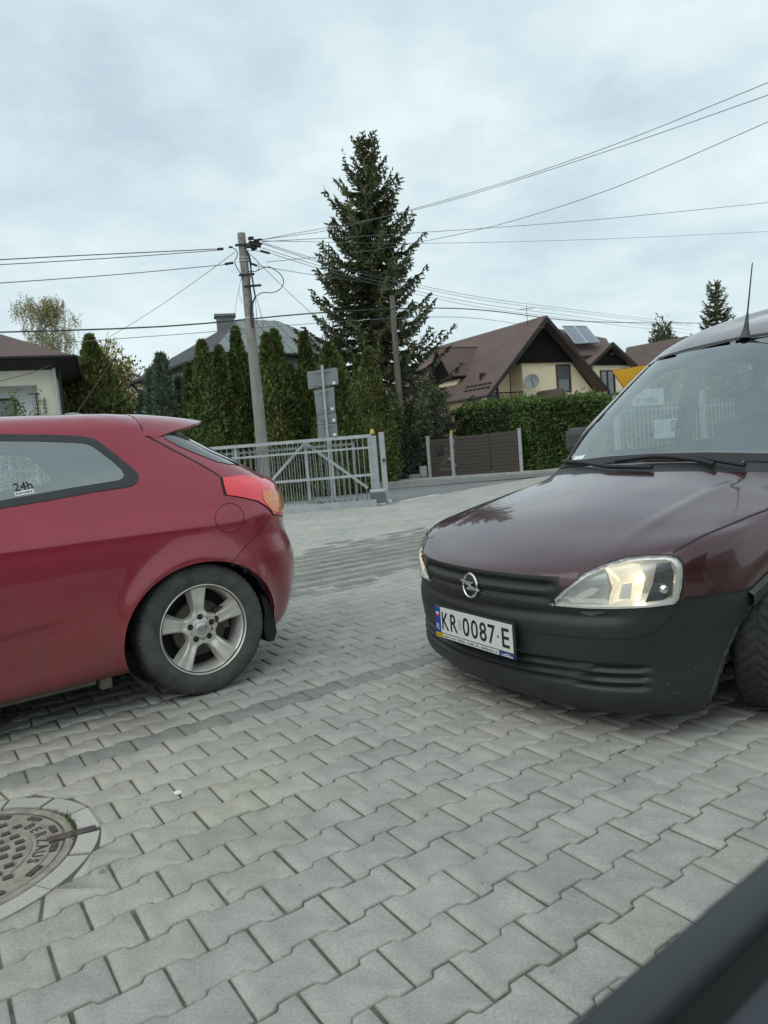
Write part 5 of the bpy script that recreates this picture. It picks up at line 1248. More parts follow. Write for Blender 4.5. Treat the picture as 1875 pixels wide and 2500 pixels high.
def utility_pole():
    t = thing('utility_pole', 'weathered concrete utility pole with a knot of cables at its top', 'utility pole', PB)
    MB().tube([tuple(pole_at(z)) for z in (-.3, 1.5, 3.5, 5, PT.z)], [.165, .150, .130, .112, .098], 16).build('shaft', M_conc, t, smooth=True)
    for z in (PT.z-.60, PT.z-.67, PT.z-2.05): c = pole_at(z); MB().cyl(c-Vector((0, 0, .012)), c+Vector((0, 0, .012)), .122, n=16).build('strap', mat('strap_white', (.52, .54, .54), .5), t)
    z0 = PT.z-.25; c = pole_at(z0)
    cl = MB()
    for dx, dz in ((.22, .02), (.30, -.06), (.36, .04), (.28, -.14), (.17, -.10), (.40, -.10), (.24, .08), (.34, -.02)): cl.box(c+Vector((dx, random.uniform(-.12, .05), dz)), (.13, .09, .07), random.uniform(-.5, .5))
    cl.build('clamp_cluster', M_seal, t, bevel=.01)
    for z, x0, x1 in ((PT.z-.30, -.16, .30), (PT.z-1.02, -.14, .24), (PT.z-1.30, -.05, .38)): c = pole_at(z); MB().box(c+Vector(((x0+x1)/2, -.10, 0)), (x1-x0, .05, .05)).build('bracket', M_seal, t, bevel=.005)
    for z in (PT.z-.15, PT.z-.9, PT.z-1.5, PT.z-1.75, PT.z-2.6): c = pole_at(z); MB().cyl(c+Vector((-.02, -.13, 0)), c+Vector((-.02, -.09, 0)), .012, n=8).build('bolt', M_seal, t)
    def cable(pts, r_=.010): 
        P_ = spline([tuple(p) for p in pts], 26); MB().tube([tuple(p) for p in P_], r_, 5).build('cable', M_seal, t, smooth=True)
    def pp(x, y, dy=-.14): return PX(540+x*220/1659, 550+y*250/1885, 18.0+dy)
    cable([pp(480, 480), pp(520, 640), pp(545, 800), pp(575, 1000), pp(610, 1230), pp(625, 1310), pp(560, 1450), pp(575, 1880)], .022)
    cable([pp(640, 1310), pp(740, 1245), pp(940, 1240), pp(1080, 1180), pp(1150, 1050), pp(1120, 940), pp(1000, 830), pp(860, 765), pp(760, 790), pp(640, 845), pp(500, 850)], .011)
    cable([pp(500, 500), pp(540, 640), pp(540, 900), pp(520, 1100), pp(555, 1300), pp(550, 1500)], .014)
    cable([pp(630, 1310), pp(680, 1450), pp(740, 1680), pp(780, 1860)], .007); cable([pp(620, 1310), pp(640, 1500), pp(665, 1870)], .006); cable([pp(600, 1350), pp(585, 1600), pp(612, 1880)], .009)
    cable([pp(180, 400), pp(280, 460), pp(300, 530), pp(250, 680), pp(290, 780), pp(350, 880), pp(400, 1000)], .011)
    cable([pp(470, 470), pp(600, 470), pp(720, 480)], .008); cable([pp(540, 540), pp(680, 690), pp(690, 800), pp(640, 850)], .007)
    cable([pp(370, 950, .1), pp(300, 1300, .1), pp(240, 1660, .1)], .004); cable([pp(370, 950, .1), pp(330, 1250, .1), pp(390, 1450, .1)], .004)
    for x, y, x2, y2 in ((-70, 440, 40, 430), (70, 715, 225, 690), (140, 405, 210, 400), (680, 262, 760, 264), (590, 345, 720, 400), (680, 320, 755, 345), (720, 470, 890, 515), (550, 705, 660, 745), (590, 410, 645, 430)):
        MB().cyl(pp(x, y), pp(x2, y2), .030 if abs(x2-x) > 90 else .024, n=10).build('insulator', M_seal, t, smooth=True)
    return t
utility_pole()
q0 = PX(957, 722, 26.6); q1 = PX(978, 1020, 26.6); dq = (q1-q0)/(q0.z-q1.z); qb = q0+dq*q0.z
t_ = thing('utility_pole', 'slender weathered pole standing against the big spruce', 'utility pole', qb)
MB().tube([tuple(qb), tuple(q0)], [.15, .095], 14).build('shaft', mat('wood_pole', (.15, .135, .115), .9, var=.25, vscale=4, stretch=(3, 3, .5)), t_, smooth=True)
P_ = spline([tuple(PX(x, y, 26.4)) for x, y in ((962, 775), (985, 755), (1000, 765), (985, 790), (968, 810))], 16); MB().tube([tuple(p) for p in P_], .012, 5).build('cable_loop', mat('cable_pale', (.35, .36, .35), .6), t_)
MB().box(PX(982, 800, 26.2), (.24, .14, .20)).build('cable_box', M_seal, t_, bevel=.02)
r0 = PX(941.5, 946, 25.1); t_ = thing('marker_post', 'thin pale post in front of the yew bushes', 'post', (r0.x+.05, 25.1, 0))
MB().tube([(r0.x+.06, 25.1, 0), (r0.x+.03, 25.1, 1.4)], .045, 8).build('lower_tube', M_galv, t_); MB().tube([(r0.x+.03, 25.1, 1.4), tuple(r0)], .036, 8).build('upper_tube', M_galv, t_)
def sign_backs():
    Y = 19.0; b0 = PX(800, 1120, Y); t = thing('road_sign', 'grey backs of a stack of road signs on one tall post', 'road sign', (b0.x, Y, 0))
    a0, a1 = PX(786, 894, Y-.06), PX(806, 1140, Y-.06); dd = (a0-a1)/(a0.z-a1.z)
    MB().tube([tuple(a1-dd*a1.z), tuple(a0+dd*.03)], .038, 12).build('post', M_galv, t, smooth=True)
    M_sb = mat('sign_back', (.225, .245, .255), .55, .35, var=.10, vscale=3, bump=.05, bscale=20)
    for pts in ([(749, 908), (823, 897), (827, 938), (753, 951)], [(766, 953), (815, 944), (819, 1006), (773, 1013)], [(774, 1014), (820, 1007), (822, 1032), (775, 1038)], [(775, 1039), (822, 1033), (825, 1064), (776, 1072)]):
        P = [PX(x, y, Y) for x, y in pts]; ux = (P[1]-P[0]).normalized(); n_ = Vector((0, -1, 0)); M_ = frame(P[0], ux, n_); iv = M_.inverted()
        MB().prism([tuple((iv @ p)[:2]) for p in P][::-1], .03, M_ @ Matrix.Translation((0, 0, -.03))).build('sign_plate', M_sb, t, bevel=.004)
    for x0, x1, y in ((767, 806, 908), (763, 812, 940), (778, 803, 957), (783, 806, 998), (785, 807, 1022), (787, 809, 1040)):
        MB().tube([tuple(PX(x0, y+2, Y-.05)), tuple(PX(x1, y-3, Y-.05))], .014, 6).build('bracket', M_galvd, t)
    M_st = mat('sticker_white', (.75, .77, .77))
    for x, y in ((815, 935), (811, 998), (815, 1026), (817, 1061)): 
        c = PX(x, y, Y-.045); MB().box(c, (.08, .006, .07)).build('inspection_sticker', M_st, t)
sign_backs()
def give_way():
    Y = 17.0; P = [PX(1492, 904, Y), PX(1588, 889, Y), PX(1533, 962, Y)]; c = (P[0]+P[1]+P[2])/3
    t = thing('give_way_sign', 'yellow downward triangle road sign half hidden by the van pillar', 'road sign', (c.x, Y, 0))
    M_ = frame(P[0], P[1]-P[0], (0, -1, 0)); iv = M_.inverted(); T2 = [Vector((iv @ p)[:2]) for p in P][::-1]; c2 = sum(T2, Vector((0, 0)))/3
    MB().prism([tuple(p) for p in T2], .012, M_ @ Matrix.Translation((0, 0, -.02))).build('sign_rim', mat('sign_red', (.30, .035, .02), .5), t)
    MB().prism([tuple(c2+(p-c2)*.94) for p in T2], .004, M_ @ Matrix.Translation((0, 0, -.007))).build('sign_face', mat('sign_yellow', (.62, .33, .008), .45, var=.05, vscale=4), t)
    MB().tube([(c.x, Y+.06, 0), (c.x, Y+.06, P[0].z+.05)], .035, 10).build('post', M_galv, t, smooth=True)
give_way()
# pale fence and boards seen through the windscreen
def pale_fence():
    A, B = Vector((4.45, 13.2, 0)), Vector((12.5, 16.8, 0)); d = (B-A).normalized(); rz = math.atan2(d.y, d.x); t = thing('picket_fence', 'pale thin-barred fence beyond the van, seen through its windows', 'fence', A, rz)
    M_pf = mat('fence_white', (.20, .225, .215), .6); Lf = (B-A).length
    for x in np.arange(0, Lf, .105): MB().cyl((x, 0, .1), (x, 0, 1.62), .011, n=6).build('picket', M_pf, t, local=True)
    for z in (.2, 1.5): MB().box((Lf/2, .02, z), (Lf, .03, .04)).build('rail', M_pf, t, local=True)
    for x in np.arange(0, Lf+.1, Lf/4): MB().box((x, .03, .9), (.09, .09, 1.8)).build('post', M_pf, t, local=True, bevel=.01)
    def board(px, py, nm, lb, w_, h_, paint_):
        p = PX(px, py, 13.8); s_ = (p-A).dot(d); c = A+d*s_; bd = thing(nm, lb, 'sign', (c.x, c.y, p.z), rz)
        MB().box((0, -.05, 0), (w_, .02, h_)).build('panel', mat('board_white', (.40, .42, .41), .5, var=.08, vscale=4), bd, local=True, bevel=.004); paint_(bd); return bd
    def p1(bd):
        MB().box((.19, -.065, .05), (.15, .012, .20)).build('symbol_plate', mat('symbol_dark', (.08, .09, .10), .5), bd, local=True)
        tx, _ = text_mb('P', .19, Matrix.Translation((.137, -.073, -.018)) @ frame((0, 0, 0), (1, 0, 0), (0, -1, 0)), .9, .002); tx.build('symbol_letter', mat('board_white', (.40, .42, .41)), bd, local=True)
        MB().box((-.22, -.063, .0), (.10, .008, .16)).build('pictogram', mat('picto_grey', (.35, .38, .39), .6), bd, local=True)
    board(1608, 1048, 'parking_board', 'white board with a P symbol hung on the pale fence', .62, .36, p1)
    def p2(bd):
        tx, _ = text_mb('0 rezbu', .17, Matrix.Translation((-.30, -.062, -.10)) @ frame((0, 0, 0), (1, 0, 0), (0, -1, 0)), 1., .002); tx.build('lettering', M_seal, bd, local=True)
    board(1545, 975, 'shop_board', 'white board with dark lettering above the pale fence', .78, .30, p2)
pale_fence()
# ================================================================== overhead wires
WG = 'overhead wires'
def wire(label, pts, r_=.008, sag=0., m=None):
    """pts: (x, y, distance) on the photograph's wires"""
    P = [PX(*p) for p in pts]; a, b_ = P[0], P[-1]
    if len(P) == 2: Q = [a.lerp(b_, k/24)-Vector((0, 0, sag*4*(k/24)*(1-k/24))) for k in range(25)]
    else: Q = [Vector(p) for p in spline([tuple(p) for p in P], 40)]
    o = MB().tube([tuple(p) for p in Q], r_, 5).build('overhead_wire', m or M_wire, None); c = Q[0].copy()
    o.data.transform(Matrix.Translation(-c)); o.location = c; MW[o.name] = Matrix.Translation(c); tag(o, label, 'wire', WG); return o
M_wire = mat('wire_black', (.035, .038, .04), .6); M_wireg = mat('wire_grey', (.14, .155, .16), .6)
wire('uppermost wire running left from the pole top', [(-120, 641, 14), (0, 634, 14.8), (545, 607, 17.9)], .011)
wire('wire just under the uppermost one, left of the pole', [(-120, 652, 14), (0, 646, 14.8), (300, 628, 16.5), (545, 610, 17.9)], .009)
wire('third wire left of the pole, ending at its own dark insulator', [(-120, 699, 14), (0, 691, 14.8), (300, 669, 16.6), (550, 646, 17.9)], .009)
wire('thick cable sagging across the whole street below the pole bracket', [(-120, 814, 16), (0, 811, 16.2), (400, 797, 17.2), (760, 765, 20), (1060, 752, 24), (1400, 783, 33), (1720, 789, 46)], .018)
wire('thin lower cable under the thick one, crossing both house roofs', [(-120, 850, 19), (0, 845, 19.5), (400, 819, 20.5), (760, 790, 22), (1040, 774, 25), (1330, 800, 34)], .009, m=M_wireg)
wire('slanting service wire from the pole down to the broad conifer', [(575, 614, 17.9), (250, 832, 27)], .007, .1)
wire('service wire drooping onto the cream house wall', [(-60, 945, 19), (60, 915, 21), (132, 888, 23.8)], .010)
wire('upper wire of the pair climbing to the top right corner', [(640, 585, 18), (830, 556, 21), (1006, 511, 20), (1440, 375, 16), (1990, 155, 12)], .007, m=M_wireg)
wire('lower wire of the pair climbing to the top right corner', [(640, 585, 18), (1006, 514, 20), (1440, 383, 16), (1990, 192, 12)], .007, m=M_wireg)
wire('wire rising to the right edge below the climbing pair', [(650, 640, 18.2), (900, 612, 21), (1040, 588, 21), (1440, 480, 17), (1990, 248, 13)], .0075, m=M_wireg)
wire('nearly level wire right of the spruce, upper of two', [(640, 590, 18), (1006, 569, 22), (1400, 541, 24), (1990, 483, 24)], .008, m=M_wireg)
wire('nearly level wire right of the spruce, lower of two', [(640, 588, 18), (1020, 594, 24), (1400, 586, 28), (1990, 560, 30)], .007, m=M_wireg)
for k, (ya, yb, ym, yr) in enumerate([(597, 662, 706, 791), (600, 668, 712, 796), (610, 676, 722, 806), (617, 684, 730, 815)]):
    wire(['highest', 'second', 'third', 'lowest'][k]+' wire of the bundle dropping behind the spruce to the gabled house', [(640, ya-5, 18), (760, (ya+yb)//2, 20.5), (1068, ym, 25.5), (1400, ym+50, 34), (1690, yr, 44)], .0075, m=M_wireg if k else M_wire)
wire('wire from the pole bracket into the spruce', [(630, 649, 18), (770, 672, 22), (900, 690, 26)], .008, m=M_wireg)
wire('steep service wire from the pole down into the spruce', [(610, 620, 18), (735, 742, 21), (860, 850, 24)], .007, m=M_wireg)
# ================================================================== houses
def roofmat(name, col, scale, dark=.75, axis='Y'):
    m = mat(name, col, .75, var=.16, vscale=1.1, bump=.12, bscale=25); t = m.node_tree; n = t.nodes.new; l = t.links.new; b = t.nodes['Principled BSDF']
    tcn = n('ShaderNodeTexCoord'); wv = n('ShaderNodeTexWave'); wv.wave_type = 'BANDS'; wv.bands_direction = 'Z'; wv.inputs['Scale'].default_value = scale; wv.inputs['Distortion'].default_value = .3; wv.inputs['Detail'].default_value = 1
    l(tcn.outputs['Object'], wv.inputs[0]); bp = n('ShaderNodeBump'); bp.inputs['Strength'].default_value = .5; bp.inputs['Distance'].default_value = .04; l(wv.outputs[1], bp.inputs['Height']); l(bp.outputs[0], b.inputs['Normal']); return m
M_roof = roofmat('brown_roof', (.125, .084, .073), 4.2); M_roof2 = roofmat('left_brown_roof', (.115, .075, .066), 4.0)
M_cream = mat('cream_render', (.86, .72, .50), .9, var=.07, vscale=.8, bump=.15, bscale=70); M_ivory = mat('ivory_render', (.76, .72, .60), .9, var=.07, vscale=.8, bump=.15, bscale=70)
M_wood = mat('black_boarding', (.010, .009, .009), .8, spec=.15, var=.3, vscale=8, stretch=(6, 6, .4)); M_fasc = mat('dark_fascia', (.022, .018, .017), .7)
M_win = mat('window_glass', (.05, .06, .07), .05, coat=1., spec=.8, var=.3, vscale=1.5); M_frame = mat('brown_frame', (.035, .025, .02), .5); M_blind = mat('roller_blind', (.085, .085, .09), .6)
def slab(q, th):
    """thin roof plane: quad corners with thickness downwards"""
    V = [Vector(p) for p in q]; n_ = (V[1]-V[0]).cross(V[2]-V[0]).normalized()
    if n_.z < 0: n_ = -n_
    k = len(V); mb = MB(); mb.add(V+[p-n_*th for p in V], [tuple(range(k)), tuple(range(2*k-1, k-1, -1))]+[(i, k+i, k+(i+1) % k, (i+1) % k) for i in range(k)]); return mb
def window_part(t, o, u, n_, x0, x1, z0, z1, nm='window', blind=0., mullion=True, lab=None):
    """window in the plane through o with horizontal u and outward normal n_"""
    def P(x, z, d): return o+u*x+Vector((0, 0, z))+n_*d
    rz = math.atan2(u.y, u.x); f = MB(); w_ = .07
    for (a0, a1, c0, c1) in ((x0, x1, z0, z0+w_), (x0, x1, z1-w_, z1), (x0, x0+w_, z0+w_, z1-w_), (x1-w_, x1, z0+w_, z1-w_)): f.box(P((a0+a1)/2, (c0+c1)/2, .03), (a1-a0, .08, c1-c0), rz)
    if mullion and x1-x0 > 1.0: f.box(P((x0+x1)/2, (z0+z1)/2, .03), (.06, .07, z1-z0-2*w_), rz)
    F_ = f.build(nm, M_frame, t); MW[F_.name] = MW[t.name]
    MB().box(P((x0+x1)/2, (z0+z1)/2, .0), (x1-x0-2*w_, .03, z1-z0-2*w_), rz).build('pane', M_win, F_)
    if blind: MB().box(P((x0+x1)/2, z1-w_-blind/2, .035), (x1-x0-2*w_, .03, blind), rz).build('blind', M_blind, F_)
    return F_
def gabled_house():
    E0, E1 = PX(1191, 965, 35.5), PX(1487, 948, 39.0); Wd = (E1-E0); zE = (E0.z+E1.z)/2; Wd.z = 0; Wl = Wd.length; u = Wd.normalized(); rdg = Vector((math.cos(R(121)), math.sin(R(121)), 0)); n_ = Vector((u.y, -u.x, 0))
    O = Vector((E0.x, E0.y, 0)); A = O+u*Wl/2; Az = 7.42; D = 10.5
    t = thing('gabled_house', 'yellow house with steep brown roof, black gable boarding and a dish', 'house', O, 0)
    def Q(a, b_, z): return O+u*a*Wl+rdg*b_+Vector((0, 0, z))
    MBs = slab([Q(0, 0, zE), Q(.5, 0, Az), Q(.5, D, Az), Q(0, D, zE)], .16); MBs.build('roof', M_roof, t)
    slab([Q(1, 0, zE), Q(1, D, zE), Q(.5, D, Az), Q(.5, 0, Az)], .16).build('roof', M_roof, t)
    for a0, a1 in ((-.005, .5), (1.005, .5)):
        p, q = Q(a0, -.03, zE-.06), Q(a1, -.03, Az-.03); d = (q-p).normalized(); up = Vector((0, 0, 1))
        MB().add([p, q, q-up*.30, p-up*.22, p+rdg*.05, q+rdg*.05, q-up*.30+rdg*.05, p-up*.22+rdg*.05], [(0, 1, 2, 3), (7, 6, 5, 4), (0, 4, 5, 1), (1, 5, 6, 2), (2, 6, 7, 3), (3, 7, 4, 0)]).build('verge_board', M_fasc, t)
    zg = 5.1; s_ = (Az-zE)/.5
    def prismq(pts, b0, th, nm, m):
        V = [Q(a, b0, z) for a, z in pts]+[Q(a, b0+th, z) for a, z in pts]; k = len(pts)
        return MB().add(V, [tuple(range(k)), tuple(range(2*k-1, k-1, -1))]+[(i, k+i, k+(i+1) % k, (i+1) % k) for i in range(k)]).build(nm, m, t)
    al = (zg-zE)/s_
    prismq([(al+.03, zg), (.5, Az-.25), (1-al-.03, zg)], .55, .2, 'gable_boarding', M_wood)
    prismq([(.356, 0), (.96, 0), (.96, zE-.1), (1-al-.03, zg-.004), (.356, zg-.004)], .75, .25, 'wall', M_cream)
    prismq([(.03, 0), (.09, 0), (.09, zE+.35), (.03, zE-.05)], .75, .25, 'wall', M_cream)
    prismq([(.09, 0), (.35, 0), (.35, zg), (.09, zE+.4)], 1.7, .2, 'wall', M_cream); prismq([(.356, 2.6), (.36, 2.6), (.36, zg), (.356, zg)], 1.0, .7, 'wall', M_cream)
    prismq([(.09, 2.55), (.356, 2.55), (.356, 2.68), (.09, 2.68)], .7, 1.9, 'balcony_slab', M_cream)
    side = MB(); V = [Q(.035, .8, 0), Q(.035, D-.4, 0), Q(.035, D-.4, zE), Q(.035, .8, zE)]; side.add(V+[v+u*.2 for v in V], [(3, 2, 1, 0), (4, 5, 6, 7), (0, 4, 7, 3), (1, 2, 6, 5)]); side.build('wall', M_cream, t)
    prismq([(.04, 0), (.96, 0), (.96, zE-.1), (.5, Az-.3), (.04, zE-.1)], D-.6, .2, 'wall', M_cream); prismq([(.94, 0), (.96, 0), (.96, zE), (.94, zE)], 1.0, D-1.7, 'wall', M_cream)
    of = Q(0, .75, 0)
    window_part(t, of, u, n_, .635*Wl, .755*Wl, 3.50, 4.98, blind=.72, mullion=False)
    window_part(t, Q(0, 1.7, 0), u, n_, .11*Wl, .25*Wl, 2.68, 4.75, 'balcony_door')
    rl = MB()
    for a in np.arange(.10, .35, .016): rl.cyl(Q(a, .74, 2.7), Q(a, .74, 3.62), .016, n=5)
    rl.tube([Q(.09, .74, 3.62), Q(.356, .74, 3.62)], .03, 6); rl.build('balcony_railing', M_fasc, t)
    dc = Q(.375, .25, 4.06); Md = frame(dc, u, Vector((-.45, -1, .35)))
    d_ = MB().lathe([(0, .0), (.15, .012), (.28, .045), (.40, .10), (.395, .115), (.27, .06), (.14, .026), (0, .014)], 32, Md).build('satellite_dish', mat('dish_grey', (.30, .34, .34), .5), t, smooth=True); MW[d_.name] = MW[t.name]
    MB().tube([Md @ Vector((0, -.36, .08)), Md @ Vector((.05, -.25, .42)), Md @ Vector((.05, -.05, .46))], .018, 6).build('receiver_arm', M_fasc, d_); MB().tube([Q(.365, .74, 3.9), dc], .03, 6).build('mount', M_fasc, d_)
    sg = MB()
    for k in range(6): 
        for j in range(2): c = Q(.045+.028*j, .4+k*.36+.15*j, zE+s_*(.045+.028*j)+.05); sg.box(c, (.04, .26, .07), math.atan2(rdg.y, rdg.x)-math.pi/2)
    sg.build('snow_guard', M_fasc, t)
    gt = MB().tube([Q(-.012, -.05, zE-.08), Q(-.012, D, zE-.08)], .07, 8); gt.build('gutter', M_frame, t, smooth=True)
    MB().tube([Q(-.012, 1.2, zE-.08), Q(.03, 1.1, zE-.5), Q(.028, 1.1, .1)], .05, 8).build('downpipe', M_frame, t, smooth=True)
    # cross dormer on the left slope
    nrm = (Q(.5, 0, Az)-Q(0, 0, zE)).cross(rdg).normalized()
    def hit(x, y):
        d = ray(x, y); o = Vector((0, 0, CAMH)); return o+d*((Q(0, 0, zE)-o).dot(nrm)/d.dot(nrm))
    Rr, Re = hit(1166, 845), hit(1142, 916); Lr, Le = Rr-u*2.75, Re-u*1.55
    Lr.z = Rr.z; Le.z = Re.z; half = abs((Rr-Re).dot(rdg)); half = max(.9, min(1.8, half)); far = Vector(Lr)+rdg*half*1.0; far.z = Le.z; farR = Rr+rdg*half; farR.z = Re.z
    Lg = Lr-rdg*half; Lg.z = Le.z; Rg = Re.copy()
    slab([Lr, Rr, Rg, Lg], .12).build('dormer_roof', M_roof, t); slab([Lr, Rr, farR, far], .12).build('dormer_roof', M_roof, t)
    L2 = [p+u*.35 for p in (Lr, Lg, far)]; MB().add([p-Vector((0, 0, .16)) for p in L2]+[p-Vector((0, 0, .16))+u*.1 for p in L2], [(0, 1, 2), (5, 4, 3)]).build('dormer_gable', M_wood, t)
    c0 = Lg+u*.5+rdg*.25; c0.z -= .12; c1 = far+u*.5-rdg*.25; c1.z = c0.z; h_ = 1.35
    MB().add([c0, c1, c1-Vector((0, 0, h_)), c0-Vector((0, 0, h_)), c0+u*2.2, c0+u*2.2-Vector((0, 0, h_))], [(0, 1, 2, 3), (4, 0, 3, 5)]).build('dormer_wall', M_cream, t)
    window_part(t, c0*1.0-Vector((0, 0, c0.z)), u, -rdg, .55, 1.75, c0.z-.80, c0.z-.05, 'dormer_window')
    pr = [Q(.43, -1.0, 3.0), Q(.475, -1.0, 3.60), Q(.52, -1.0, 3.0)]; MB().add(pr+[p+rdg*2 for p in pr], [(0, 2, 1), (0, 1, 4, 3), (1, 2, 5, 4), (3, 4, 5)]).build('porch_roof', M_roof, t)
    # aerial on the ridge
    a_ = Q(.44, .9, Az-.35); ae = MB().tube([a_, a_+Vector((0, 0, 1.0))], .015, 5)
    for k in range(5): ae.tube([a_+Vector((-.35+.16*k, 0, .85))-n_*.25, a_+Vector((-.35+.16*k, 0, .85))+n_*.25], .008, 4)
    ae.tube([a_+Vector((-.4, 0, .85)), a_+Vector((.4, 0, .85))], .008, 4); ae.build('roof_aerial', M_fasc, t)
    # low annexe at the left behind the brown wicket
    an0, an1 = PX(1010, 975, 33.5), PX(1102, 1000, 33.0)
    MB().add([(an0.x-1.5, 33.5, 0), (an1.x, 33.0, 0), (an1.x, 33.0, 2.2), (an0.x-1.5, 33.5, 2.2), (an1.x, 36, 0), (an1.x, 36, 2.2)], [(0, 1, 2, 3), (1, 4, 5, 2)]).build('annexe_wall', M_cream, t)
    slab([(an0.x-1.8, 33.0, 2.15), (an1.x+.2, 32.4, 2.15), (an1.x-.2, 35.0, 3.5), (an0.x-1.8, 36.0, 3.5)], .14).build('annexe_roof', M_roof, t)
    window_part(t, Vector((an1.x-1.45, 33.19, 0)), Vector((1, -.11, 0)).normalized(), Vector((-.11, -1, 0)).normalized(), 0, .75, .1, 1.7, 'annexe_door', mullion=False)
    # rear wing with its own small gable
    g = thing('rear_house', 'smaller yellow gable with brown roof and solar panels behind the steep-roofed house', 'house', PX(1500, 1000, 42), 0)
    B0, B1 = PX(1440, 895, 41.0), PX(1556, 885, 43.2); ap = PX(1508, 834, 42.0); u2 = (B1-B0); u2.z = 0; w2 = u2.length; u2.normalize(); ze = (B0.z+B1.z)/2; mid = (B0+B1)/2
    def Q2(a, b_, z): return Vector((B0.x, B0.y, 0))+u2*a*w2+rdg*b_+Vector((0, 0, z))
    slab([Q2(0, 0, ze), Q2(.5, 0, ap.z), Q2(.5, 6, ap.z), Q2(0, 6, ze)], .14).build('roof', M_roof, g); slab([Q2(1, 0, ze), Q2(1, 6, ze), Q2(.5, 6, ap.z), Q2(.5, 0, ap.z)], .14).build('roof', M_roof, g)
    def pq(pts, b0, th, nm, m):
        V = [Q2(a, b0, z) for a, z in pts]+[Q2(a, b0+th, z) for a, z in pts]; k = len(pts); return MB().add(V, [tuple(range(k)), tuple(range(2*k-1, k-1, -1))]+[(i, k+i, k+(i+1) % k, (i+1) % k) for i in range(k)]).build(nm, m, g)
    pq([(.10, ze+.05), (.5, ap.z-.2), (.90, ze+.05)], .4, .15, 'gable_boarding', M_wood); pq([(.22, 0), (.97, 0), (.97, ze+.04), (.22, ze+.04)], .6, 4, 'wall', M_cream)
    window_part(g, Q2(0, .6, 0), u2, Vector((u2.y, -u2.x, 0)), .36*w2, .66*w2, ze-1.9, ze-.25)
    for a0, a1 in ((0, .5), (1, .5)):
        p, q = Q2(a0, -.03, ze-.02), Q2(a1, -.03, ap.z+.02); MB().add([p, q, q-Vector((0, 0, .22)), p-Vector((0, 0, .18)), p+rdg*.05, q+rdg*.05], [(0, 1, 2, 3), (0, 4, 5, 1)]).build('verge_board', M_fasc, g)
    s0, s1, s2, s3 = PX(1372, 803, 43.6), PX(1430, 803, 44.2), PX(1462, 842, 42.6), PX(1404, 845, 42.0)
    slab([PX(1350, 800, 44.2), PX(1480, 826, 45.5), PX(1500, 862, 42.6), PX(1395, 870, 41.7)], .12).build('roof', M_roof, g)
    for a, b_ in ((0, .485), (.515, 1)):
        q4 = [s0.lerp(s1, a), s0.lerp(s1, b_), s3.lerp(s2, b_), s3.lerp(s2, a)]; q4 = [p+Vector((0, -.12, .14)) for p in q4]
        pn = slab(q4, .05).build('solar_panel', mat('solar_blue', (.055, .085, .14), .12, coat=1., spec=.8), g)
        MW[pn.name] = MW[g.name]; fr_ = MB()
        for i in range(4): fr_.tube([q4[i], q4[(i+1) % 4]], .035, 5)
        fr_.build('panel_frame', M_galv, pn)
    h3 = thing('far_house', 'brown roof of a farther house between the small gable and the van', 'house', PX(1560, 1000, 50), 0)
    slab([PX(1425, 818, 52), PX(1460, 822, 50), PX(1545, 880, 47), PX(1400, 880, 47)], .15).build('roof', M_roof, h3)
    slab([PX(1530, 848, 50), PX(1690, 818, 53), PX(1720, 905, 49), PX(1520, 905, 48)], .15).build('roof', M_roof, h3)
    a0, a1 = PX(1530, 900, 50), PX(1720, 900, 52); MB().add([(a0.x, 50.5, 0), (a1.x, 52.5, 0), (a1.x, 52.5, a1.z), (a0.x, 50.5, a0.z)], [(0, 1, 2, 3)]).build('wall', M_cream, h3)
gabled_house()
bush('far_tree', 'dark round treetop peeping over the farther brown roof', 'tree', (1615, 822), 62, 1.8, 1.2, 9000, .34, M_bush, 90)
